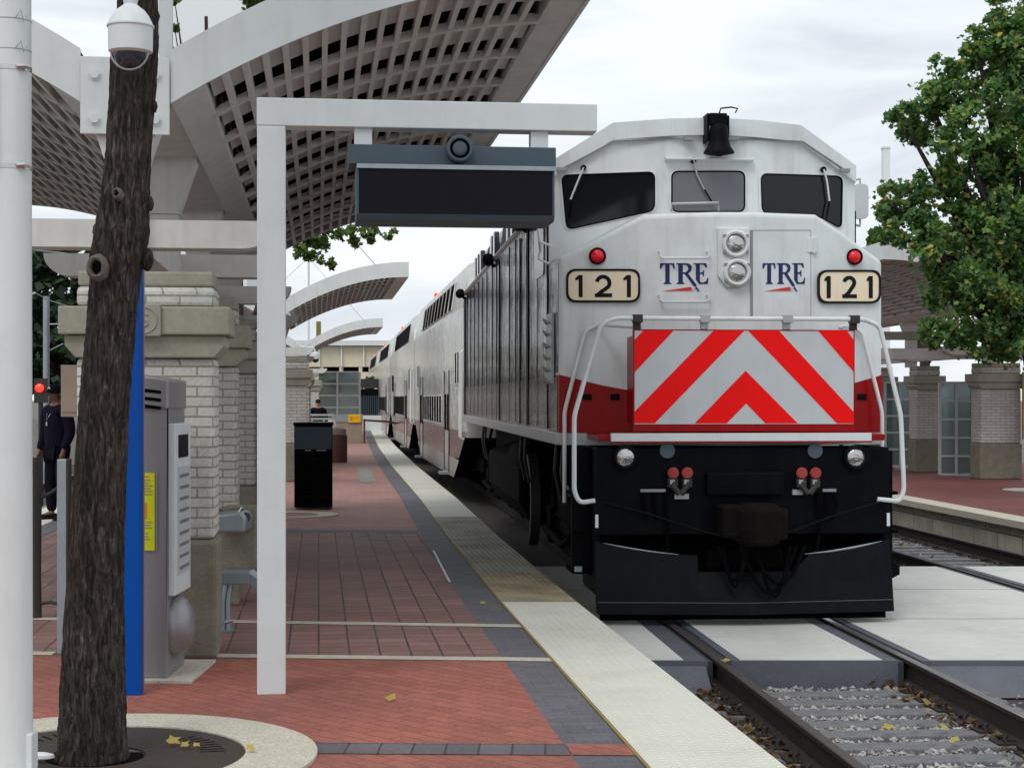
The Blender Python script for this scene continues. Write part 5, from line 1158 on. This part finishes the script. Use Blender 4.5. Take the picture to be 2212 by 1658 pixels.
mb = MB(); mb.lathe([(.26, 0), (.27, .03), (.27, .72), (.24, .76)], 'z', (0, 0, 0), 24); mb.build('bin_body', 'brown', o_, smooth=35); mb = MB(); mb.lathe([(.24, .76), (.24, .90), (.10, .95)], 'z', (0, 0, 0), 24); mb.build('bin_top', 'tan', o_, smooth=35)
bq = Vector((P(692, 905, 51).x, 51, 0)); be = thing('bench', 'white slatted bench far down the platform, seen from behind', 'bench', bq, PR)
z_ = lambda py: HC+(HY-py)/FPX*51
mb = MB()
for py in (896, 904.5, 912.5): mb.box(-.42, .42, 0, .03, z_(py)-.03, z_(py)+.035)
mb.build('backrest', 'white', be)
mb = MB(); mb.box(-.42, .42, .05, .50, .44, .48); mb.build('seat', 'white', be)
for xx in (-.40, .36): mb = MB(); mb.box(xx, xx+.05, .0, .5, 0, .44); mb.box(xx, xx+.05, -.01, .03, .44, z_(893)); mb.build('leg', 'white', be)
k = G(753, 957); kio = thing('utility_cabinet', 'tan box cabinet with grey top at the far platform end', 'cabinet', (k.x, k.y, 0), PR); ks = FPX/k.y
mb = MB(); mb.box(-28/ks, 30/ks, 0, .9, 0, 46/ks); mb.build('cabinet_body', 'tan', kio, bevel=.01); mb = MB(); mb.box(-30/ks, 31/ks, -.03, .93, 46/ks, 62/ks); mb.build('grey_top', 'galv', kio)
ysn = thing('warning_sign', 'small amber warning plate on the tan cabinet', 'sign', (k.x, k.y-.05, 0), PR)
mb = MB(); mb.box(0/ks, 26/ks, -.02, 0, 45/ks, 62/ks); mb.build('plate', 'amber', ysn)
mb = MB(); mb.box(3/ks, 9/ks, -.028, -.02, 49/ks, 58/ks); mb.box(12/ks, 23/ks, -.028, -.02, 55/ks, 57/ks); mb.build('plate_print', 'orange', ysn)
gp_ = G(787, 957); o_ = thing('guard_rail', 'rust-brown low guard rail at the end of the platform', 'guard rail', (gp_.x, gp_.y, 0), PR)
mb = MB(); mb.tube([(0, 0, 0), (0, 0, .95)], .04, 8); mb.tube([(0, 0, .9), (1.0, 3, .8), (2.2, 8, .55)], .04, 8); mb.tube([(1.6, 5.5, 0), (1.6, 5.5, .66)], .035, 8); mb.build('rail_tube', 'brown', o_)
# windscreen frames at platform end
def windscreen(x0, x1, y0, y1, Y, nx, ny, label, z=0.0, rz=0):
    a, b = P(x0, y1, Y), P(x1, y0, Y); w, h = b.x-a.x, b.z-a.z
    r = thing('glazed_windscreen', label, 'windscreen', (a.x, Y, a.z), rz)
    t = max(.03, w*.02)
    for i in range(nx+1): mb = MB(); mb.box(w*i/nx-t, w*i/nx+t, -.04, .04, 0, h); mb.build('mullion', 'white' if Y > 50 else 'chev_white', r)
    for j in range(ny+1): mb = MB(); mb.box(t, w-t, -.035, .035, h*j/ny-t*.8, h*j/ny+t*.8); mb.build('glazing_bar', 'white' if Y > 50 else 'chev_white', r)
    mb = MB(); mb.box(0, w, -.006, .006, 0, h); mb.build('glass', 'glazing', r)
    return r
windscreen(681, 777, 803, 905, 72, 2, 4, 'glazed white-framed windscreen across the far platform end')
# dark gate right of it, low wall, garage
def pbox(name, x0, x1, y0, y1, Y, depth, mat, parent=None, base=None, bevel=0):
    a, b = P(x0, y1, Y), P(x1, y0, Y); mb = MB(); mb.box(a.x, b.x, Y, Y+depth, a.z if base is None else base, b.z); return mb.build(name, mat, parent, bevel=bevel)
o = thing('dark_gate', 'dark slatted gate between the windscreen and the train', 'gate', (0, 0, 0)); 
pbox('gate_panel', 778, 830, 840, 895, 95, .2, 'black', o, base=-.5); pbox('lintel', 776, 832, 818, 838, 95, .3, 'dark_metal', o)
mb = MB()
for i in range(12): 
    a = P(780+i*4, 892, 94.9); mb.box(a.x, a.x+.04, 94.8, 94.95, 0, 1.9)
mb.build('gate_bars', 'char', o)
tag(pbox('low_wall', 770, 836, 897, 903, 90, .4, 'white', base=-.5), 'low white wall in front of the dark gate', 'wall')
ga = thing('parking_garage', 'cream multi-storey garage closing the view beyond the platform', 'building', (0, 0, 0))
pbox('facade', 560, 1100, 748, 792, 130, 12, 'stucco', ga); pbox('ground_floor', 560, 1100, 803, 900, 130, 12, 'stucco', ga, base=-.6); pbox('roof_edge', 630, 900, 735, 746, 129.4, 13, 'fascia', ga); pbox('deck_floor', 560, 1100, 792, 803, 133, 9, 'black_matte', ga)
for x in range(565, 1100, 42): pbox('pier', x, x+7, 790, 805, 130.02, 1, 'stucco', ga)
mb = MB(); a = P(700, 790, 129.8)
for i, x in enumerate(range(640, 880, 48)): pbox('parapet_post', x, x+3, 740, 792, 129.7, .3, 'fascia', ga)
pbox('facade_upper', 560, 1100, 740, 747.9, 131, 8, 'stucco', ga)
o = thing('roof_vent_stack', 'narrow yellow-brown vertical duct seen under the small canopy', 'duct', (0, 0, 0)); pbox('duct', 683, 692, 694, 735, 128, .5, 'olive', o)
mat_ = MAT['yellow']
# towers
o = thing('office_tower', 'huge pale windowless tower behind the near tree and canopy', 'building', (0, 0, 0))
pbox('tower_wall', 381, 533, -400, 760, 190, 8, 'pale_tower', o, base=-.6)
pbox('corner_pier', 374, 381, -400, 760, 190.5, 6, 'pale_tower', o, base=-.6); pbox('parapet', 378, 536, -412, -401, 189.8, 9, 'pale_tower', o)
o = thing('distant_chimney', 'thin pale distant tower above the tree right of the engine', 'tower', (0, 0, 0))
pbox('tower_shaft', 1908, 1923, 320, 800, 400, 2, 'pale_tower', o, base=-.6); pbox('tower_cap', 1907, 1924, 316, 320, 399.8, 2.4, 'pale_tower', o)

# ================================================================= RIGHT PLATFORM SHELTER
def rpil(px, py, w, lab, mat='brick2'):
    p = G(px, py, RPZ); r = brick_pillar(p.x, p.y, lab, RPZ, R(5), False, w, .3, mat); return p
rpil(2162, 1035, .47, 'wide pale brick pillar under the tree on the far right platform')
rpil(2006, 1020, .30, 'narrow brick pillar between the two glazed panels on the right platform')
rpil(1905, 1012, .30, 'brick pillar mostly hidden by the right side of the engine')
windscreen(2030, 2100, 826, 1024, 38.6, 2, 5, 'blue-grey glazed screen left of the wide brick pillar on the right platform')
windscreen(1912, 1976, 826, 1006, 42.5, 2, 5, 'blue-grey glazed screen just right of the engine handrail')
canopy(10.9, 34.6, 11, 'arched canopy of the right platform shelter behind the tree', z=RPZ, cols=(2.6, 8), mast=False, panels=True, rz=R(4.8), arms=True)
sb_ = thing('entablature_beam', 'white horizontal beam above the glazed screens of the right shelter', 'beam', (0, 0, 0)); pbox('beam', 1880, 2220, 752, 775, 37.6, .35, 'beige', sb_); pbox('upper_beam', 1880, 2220, 716, 733, 38.2, .4, 'stone', sb_)
p = G(2185, 1057, RPZ+.01); o = ring(.3, .75, 0, .008, 40, 'pit_ring', 'cream_conc'); o.location = (p.x+.6, p.y, RPZ); tag(o, 'pale concrete ring in the red paving of the right platform', 'kerb ring')
o = thing('route_sign', 'narrow sign panel with yellow stripe right of the wide pillar', 'sign', (P(2209, 950, 37).x, 37, RPZ)); mb = MB(); mb.box(0, .5, 0, .05, .9, 2.4); mb.build('panel', 'tan', o); mb = MB(); mb.box(.02, .06, -.01, 0, 1.2, 2.1); mb.build('stripe', 'amber', o)
mb = MB(); mb.box(.2, .28, .0, .05, 0, .9); mb.build('post', 'dark_metal', o)

# ================================================================= BACKGROUND TREES
def tree(name, label, base, crown, n, size, mat, trunk_r=.18, grp=None, lobes=4, limbs=True):
    r = thing(name, label, 'tree', base, 0, grp)
    cx_ = sum(c[0] for c in crown)/len(crown); cy_ = sum(c[1] for c in crown)/len(crown); cz_ = sum(c[2] for c in crown)/len(crown)
    b_ = Vector(base); mb = MB(); top = Vector((cx_, cy_, cz_))-b_
    mb.tube([(0, 0, 0), (top.x*.3, top.y*.3, top.z*.45), tuple(top)], [trunk_r, trunk_r*.75, trunk_r*.3], 12); mb.build('trunk', 'bark', r, smooth=50)
    mb = MB()
    for c in (crown if limbs else crown[-3:]): mb.tube([(top.x*.3, top.y*.3, top.z*.45), tuple((Vector(c[:3])-b_)*.6+Vector((top.x*.3, top.y*.3, top.z*.45))*.4), tuple(Vector(c[:3])-b_)], [trunk_r*.5, trunk_r*.3, .02], 6)
    mb.build('limbs', 'bark', r); leaves('crown', crown, n, size, mat, r, b_, lobes)
    return r
def cl(px, py, rpx, Y): p = P(px, py, Y); return (p.x, p.y, p.z, rpx/FPX*Y)
Yt = 29
crown = [cl(*a) for a in ((1950, 258, 42, Yt), (2005, 205, 48, Yt), (2045, 150, 40, Yt), (1912, 425, 36, Yt), (1930, 490, 45, Yt), (2110, 90, 42, Yt), (2212, 20, 80, Yt), (2250, 150, 110, Yt), (2165, 70, 45, Yt), (2200, 90, 75, Yt), (2130, 150, 65, Yt+.6), (2210, 210, 90, Yt-.4), (2070, 215, 55, Yt), (1995, 262, 62, Yt+.4), (2085, 300, 80, Yt-.5), (2190, 340, 95, Yt), (2130, 420, 95, Yt+.5), (2030, 410, 60, Yt), (1950, 450, 58, Yt+.3), (2000, 520, 70, Yt-.4), (2090, 540, 95, Yt), (2190, 500, 95, Yt-.6), (2200, 620, 95, Yt), (2110, 640, 90, Yt-.4), (2030, 620, 65, Yt+.4), (2040, 710, 55, Yt), (2120, 735, 60, Yt), (2190, 740, 70, Yt), (2290, 300, 150, Yt+.8), (2310, 560, 150, Yt+.5), (2290, 80, 120, Yt))]
tree('leafy_tree', 'large green tree with touches of yellow over the right platform', (P(2290, 900, Yt).x, Yt+.3, RPZ), crown, 62000, .062, 'leaf', .22, lobes=5)
crown = [cl(*a) for a in ((1915, 520, 40, 60), (1960, 560, 60, 60), (2040, 570, 80, 61), (1930, 590, 45, 60), (2120, 560, 90, 60))]
tree('leafy_tree', 'lighter green tree behind the shelter right of the engine', (P(2000, 900, 60).x, 60, -.3), crown, 2600, .26, 'leaf_bright', .25)
crown = [cl(*a) for a in ((120, 570, 75, 48), (70, 640, 90, 48), (150, 660, 80, 49), (100, 760, 90, 48), (170, 770, 80, 50), (40, 760, 80, 48), (210, 620, 60, 49), (20, 560, 80, 49))]
tree('leafy_tree', 'dark green tree behind the standing man at left', (P(110, 900, 48).x, 48, -.5), crown, 9000, .17, 'leaf_dark', .25)
crown = [cl(*a) for a in ((110, 790, 60, 62), (40, 800, 60, 62), (180, 800, 60, 62), (250, 780, 60, 62))]
tree('shrub', 'dark shrubs low behind the standing man', (P(110, 900, 62).x, 62, -.5), crown, 3000, .22, 'leaf_dark', .12)
crown = [cl(*a) for a in ((690, 500, 40, 30), (745, 500, 34, 30), (800, 497, 26, 30), (655, 528, 34, 30), (690, 545, 26, 30), (712, 568, 16, 30), (836, 510, 12, 30), (850, 498, 9, 30), (770, 525, 14, 30), (800, 515, 12, 30), (620, 480, 60, 31), (560, 440, 80, 32), (500, 400, 90, 32), (460, 380, 90, 32), (420, 330, 90, 32), (480, 300, 90, 32), (400, 400, 80, 32), (520, 340, 80, 32), (380, 350, 80, 32))]
tree('leafy_tree', 'bright green tree whose branch tips show below the big canopy', (P(470, 900, 32).x, 32.5, 0), crown, 14000, .065, 'leaf_bright', .12, lobes=5, limbs=False)
crown = [cl(*a) for a in ((545, 20, 22, 90), (377, 60, 6, 90), (377, 110, 6, 90), (550, -10, 25, 90), (377, 0, 8, 90), (465, -4, 8, 12))][:5]
tree('leafy_tree', 'tall tree showing beside the pale tower above the canopy', (P(460, 900, 90).x, 90, -.5), crown, 1500, .24, 'leaf_bright', .3)
crown = [cl(*a) for a in ((760, 830, 16, 105), (800, 828, 16, 105), (830, 830, 18, 105), (730, 826, 20, 105))]
tree('shrub', 'dark rounded shrubs above the gate at the end of the platform', (P(800, 900, 105).x, 105, -.5), crown, 900, .22, 'leaf_dark', .12)
# ================================================================= LEFT BACKGROUND: mast, signal
q = P(100, 830, 44); o = thing('lighting_mast', 'slim blue-grey steel mast with wire brackets behind the standing man', 'mast', (q.x, 44, -.5))
mb = MB(); mb.tube([(0, 0, 0), (0, 0, P(0, 640, 44).z+.5)], .085, 12); mb.build('shaft', 'galv', o, smooth=40)
mb = MB(); mb.tube([(0, 0, P(0, 700, 44).z+.5), (.45, 0, P(0, 700, 44).z+.5)], .015, 6); mb.tube([(0, 0, P(0, 760, 44).z+.5), (.45, 0, P(0, 742, 44).z+.5)], .015, 6); mb.build('wire_bracket', 'galv', o)
mb = MB(); mb.tube([P(20, 535, 40), P(120, 545, 42), P(240, 560, 46)], .018, 5); tag(mb.build('overhead_wire', 'galv'), 'upper overhead wire crossing the dark trees at left', 'wire')
mb = MB(); mb.tube([P(20, 605, 40), P(110, 650, 42), P(240, 690, 46)], .012, 5); tag(mb.build('overhead_wire', 'galv'), 'lower sagging overhead wire at left behind the tree', 'wire')
q = P(85, 838, 34); o = thing('signal_light', 'red signal light glowing left of the standing man', 'signal', (q.x, 34, -.5))
mb = MB(); mb.box(-.12, .12, .03, .2, q.z-.3+.5, q.z+.2+.5); mb.tube([(0, .1, 0), (0, .1, q.z+.3)], .05, 8); mb.build('signal_head', 'dark_metal', o); mb = MB(); mb.lathe([(.085, 0), (.085, -.03), (.03, -.06)], 'y', (0, .02, q.z+.5), 16); mb.build('signal_lens', 'red_light', o)
# far left wall / street beyond
o = thing('garden_wall', 'pale low wall beyond the left track', 'wall', (0, 0, 0)); pbox('wall', -400, 330, 905, 960, 58, .3, 'conc', o, base=-.6)

# ================================================================= PEOPLE
def skin(name, verts, edges, radii, mat, parent, sub=2, root=0):
    me = bpy.data.meshes.new(name); me.from_pydata(verts, edges, []); o = bpy.data.objects.new(name, me); COL.objects.link(o); o.parent = parent
    m1 = o.modifiers.new('skin', 'SKIN'); m1.use_smooth_shade = True
    for i, r in enumerate(radii):
        rv = me.skin_vertices[0].data[i]; rv.radius = r if isinstance(r, tuple) else (r, r); rv.use_root = (i == root)
    m2 = o.modifiers.new('sub', 'SUBSURF'); m2.levels = sub; m2.render_levels = sub
    me.materials.append(MAT[mat]); return o
def person(label, loc, rz, H, skinm, top, legs, hat, seated=False, arms=((.30, .02, .72), (.28, -.02, .70)), look=0):
    r = thing('person', label, 'person', loc, rz); s = H/1.78
    hipz = .92*s if not seated else .52
    if not seated:
        kn = [(-.11*s, -.02, .50*s), (.11*s, .0, .50*s)]; an = [(-.12*s, .02, .09*s), (.13*s, .04, .09*s)]; toe = [(-.15*s, -.16, .035), (.16*s, -.13, .035)]; hips = [(-.10*s, 0, .88*s), (.10*s, 0, .88*s)]
    else:
        kn = [(-.12, .45, .50), (.12, .45, .50)]; an = [(-.12, .50, .10), (.12, .50, .10)]; toe = [(-.12, .64, .04), (.12, .64, .04)]; hips = [(-.10, 0, .50), (.10, 0, .50)]
    dz = hipz-.92*s
    Z = lambda z: z*s+dz
    sh = [(-.20*s, 0, Z(1.46)), (.20*s, 0, Z(1.46))]
    f = -1 if not seated else 1
    el = [(-.27*s, .03, Z(1.17)), (.27*s, .03, Z(1.17))]; wr = [(-.29*s, f*.06, Z(.92)), (.27*s, f*.10, Z(.93))]
    V = [(0, 0, Z(.95)), (0, 0, Z(1.15)), (0, 0, Z(1.35)), (0, .0, Z(1.48)), (0, f*.01, Z(1.56)), (0, f*.02, Z(1.64)), (0, f*.025, Z(1.71))]
    Ed = [(0, 1), (1, 2), (2, 3), (3, 4), (4, 5), (5, 6)]; Rd = [(.13, .10), (.13, .10), (.15, .11), (.09, .075), (.055, .055), (.075, .09), (.07, .085)]
    Rd = [tuple(a*s for a in t) for t in Rd]
    def chain(start, pts, rr):
        p = start
        for q_, r_ in zip(pts, rr): V.append(q_); Rd.append(r_*s); Ed.append((p, len(V)-1)); p = len(V)-1
        return p
    for i in range(2):
        chain(0, [hips[i], kn[i], an[i], toe[i]], [.085, .058, .042, .035])
        w = chain(3, [sh[i], el[i], wr[i]], [.055, .042, .029])
        sg = -1 if i == 0 else 1; wx, wy, wz = wr[i]
        pm = chain(w, [(wx+sg*.005, wy+f*.015, wz-.06*s)], [.028])
        for k, (dy, ln) in enumerate(((-.027, .07), (-.009, .08), (.009, .075), (.027, .06))):
            chain(pm, [(wx+sg*.004, wy+f*.02+dy, wz-.10*s), (wx-sg*.004, wy+f*.028+dy, wz-.10*s-ln*.5), (wx-sg*.015, wy+f*.03+dy, wz-.10*s-ln)], [.010, .009, .008])
        chain(pm, [(wx-sg*.01, wy+f*.05, wz-.07*s), (wx-sg*.015, wy+f*.06, wz-.10*s)], [.011, .009])
    body = skin('body', V, Ed, Rd, skinm, r)
    # face
    hz = Z(1.67); mb = MB()
    mb.add([(-.012*s, f*.115*s, hz-.02*s), (.012*s, f*.115*s, hz-.02*s), (0, f*.14*s, hz-.018*s), (0, f*.112*s, hz+.02*s)], [(0, 1, 2), (0, 2, 3), (1, 3, 2)]); mb.build('nose', skinm, r)
    mb = MB(); 
    for x in (-.03, .03): mb.lathe([(.006, -.003), (.009, 0), (.006, .003)], 'y', (x*s, f*.108*s, hz+.01*s), 8)
    mb.box(-.025*s, .025*s, f*.108*s-.002, f*.108*s+.002, hz-.052*s, hz-.046*s); mb.build('face_features', 'hair', r)
    mb = MB()
    for x in (-1, 1): mb.lathe([(.012, 0), (.02, .01), (.012, .02)], 'x', (x*.078*s-.01, 0, hz-.01), 10, 1, 1.4)
    mb.build('ears', skinm, r)
    # clothes
    tv = [(0, 0, Z(.82)), (0, 0, Z(1.1)), (0, 0, Z(1.32)), (0, 0, Z(1.45))]; te = [(0, 1), (1, 2), (2, 3)]; trr = [(.19*s, .14*s), (.195*s, .145*s), (.20*s, .15*s), (.115*s, .095*s)]
    for i in range(2):
        n0 = len(tv); tv += [sh[i], el[i], wr[i]]; te += [(3, n0), (n0, n0+1), (n0+1, n0+2)]; trr += [.092*s, .076*s, .05*s]
    skin('jumper', tv, te, trr, top, r)
    lv = [(0, 0, Z(.90))]; le = []; lrr = [(.13*s, .11*s)]
    for i in range(2):
        n0 = len(lv); lv += [hips[i], kn[i], (an[i][0], an[i][1], an[i][2]+.01)]; le += [(0, n0), (n0, n0+1), (n0+1, n0+2)]; lrr += [.095*s, .082*s, .07*s]
    skin('trousers', lv, le, lrr, legs, r)
    for i in range(2):
        a, t = Vector(an[i]), Vector(toe[i]); mb = MB(); d = (t-a); d.z = 0; d.normalize(); b_ = Vector((a.x, a.y, 0))-d*.06
        mb.tube([b_+Vector((0, 0, .05)), b_+d*.10+Vector((0, 0, .06)), b_+d*.20+Vector((0, 0, .045)), b_+d*.29+Vector((0, 0, .035))], [.045, .05, .045, .032], 10); mb.build('shoe', 'shoe', r, smooth=60)
    mb = MB(); cz_ = Z(1.69)
    mb.lathe([(.099*s, cz_), (.101*s, cz_+.03*s), (.092*s, cz_+.075*s), (.06*s, cz_+.105*s), (.01, cz_+.115*s)], 'z', (0, f*.02*s, 0), 20, .88, 1.08)
    hat_o = mb.build('cap' if hat != 'hair' else 'hair', hat, r, smooth=60)
    if hat != 'hair':
        mb = MB(); mb.prism([(-.07*s, f*.08*s), (.07*s, f*.08*s), (.055*s, f*.17*s), (0, f*.19*s), (-.055*s, f*.17*s)], cz_+.005, cz_+.018, 'xy'); mb.build('cap_peak', hat, hat_o)
        mb = MB(); mb.lathe([(.026*s, -.004), (.026*s, .004)], 'y', (0, f*.118*s, cz_+.05*s), 14); mb.build('cap_badge', 'white_cloth', hat_o)
        mb = MB(); mb.lathe([(.093*s, cz_-.07*s), (.098*s, cz_)], 'z', (0, -f*.02*s, 0), 18, .86, .8); mb.build('hair', 'hair', hat_o)
    return r
pp = G(122, 1123)
man = person('man in dark navy jumper and black cap standing behind the slim bollard', (pp.x, pp.y, 0), R(-38), 1.93, 'skin_dark', 'navy_cloth', 'black_cloth', 'black_cloth')
mb = MB(); mb.tube([(-.06, -.10, 1.60), (-.02, -.155, 1.48), (0, -.165, 1.42), (.02, -.155, 1.48), (.06, -.10, 1.60)], .004, 5); mb.build('necklace', 'chrome', man)
mb = MB(); mb.box(-.018, .018, -.172, -.166, 1.36, 1.41); mb.build('badge', 'chrome', man)
person('person in black top and dark cap facing us behind the white slatted bench', (P(687, 900, 52.2).x, 52.2, 0), R(8), 1.70, 'skin_light', 'black_cloth', 'black_cloth', 'hair')
# small cameras on the far pillars
for px, py, Y, lab in ((630, 700, 33, 'small white dome camera under the arm of the pillar behind the litter bin'), (681, 773, 52, 'tiny white bullet camera further down the platform')):
    q = P(px, py, Y); o = thing('dome_camera', lab, 'security camera', tuple(q)); sc = 11/FPX*Y
    mb = MB(); mb.lathe([(sc*.3, sc*1.2), (sc*.8, sc*1.0), (sc, sc*.6), (sc, -.2*sc)], 'z', (0, 0, 0), 18); mb.build('housing', 'white', o, smooth=35); mb = MB(); mb.lathe([(sc*.8, -.2*sc), (sc*.6, -.7*sc), (.01, -.95*sc)], 'z', (0, 0, 0), 16); mb.build('bubble', 'dome', o, smooth=60)
    mb = MB(); mb.tube([(0, 0, sc), (-.05, .0, sc*2), (-.5, 0, sc*2.2)], sc*.25, 8); mb.build('bracket', 'white', o)
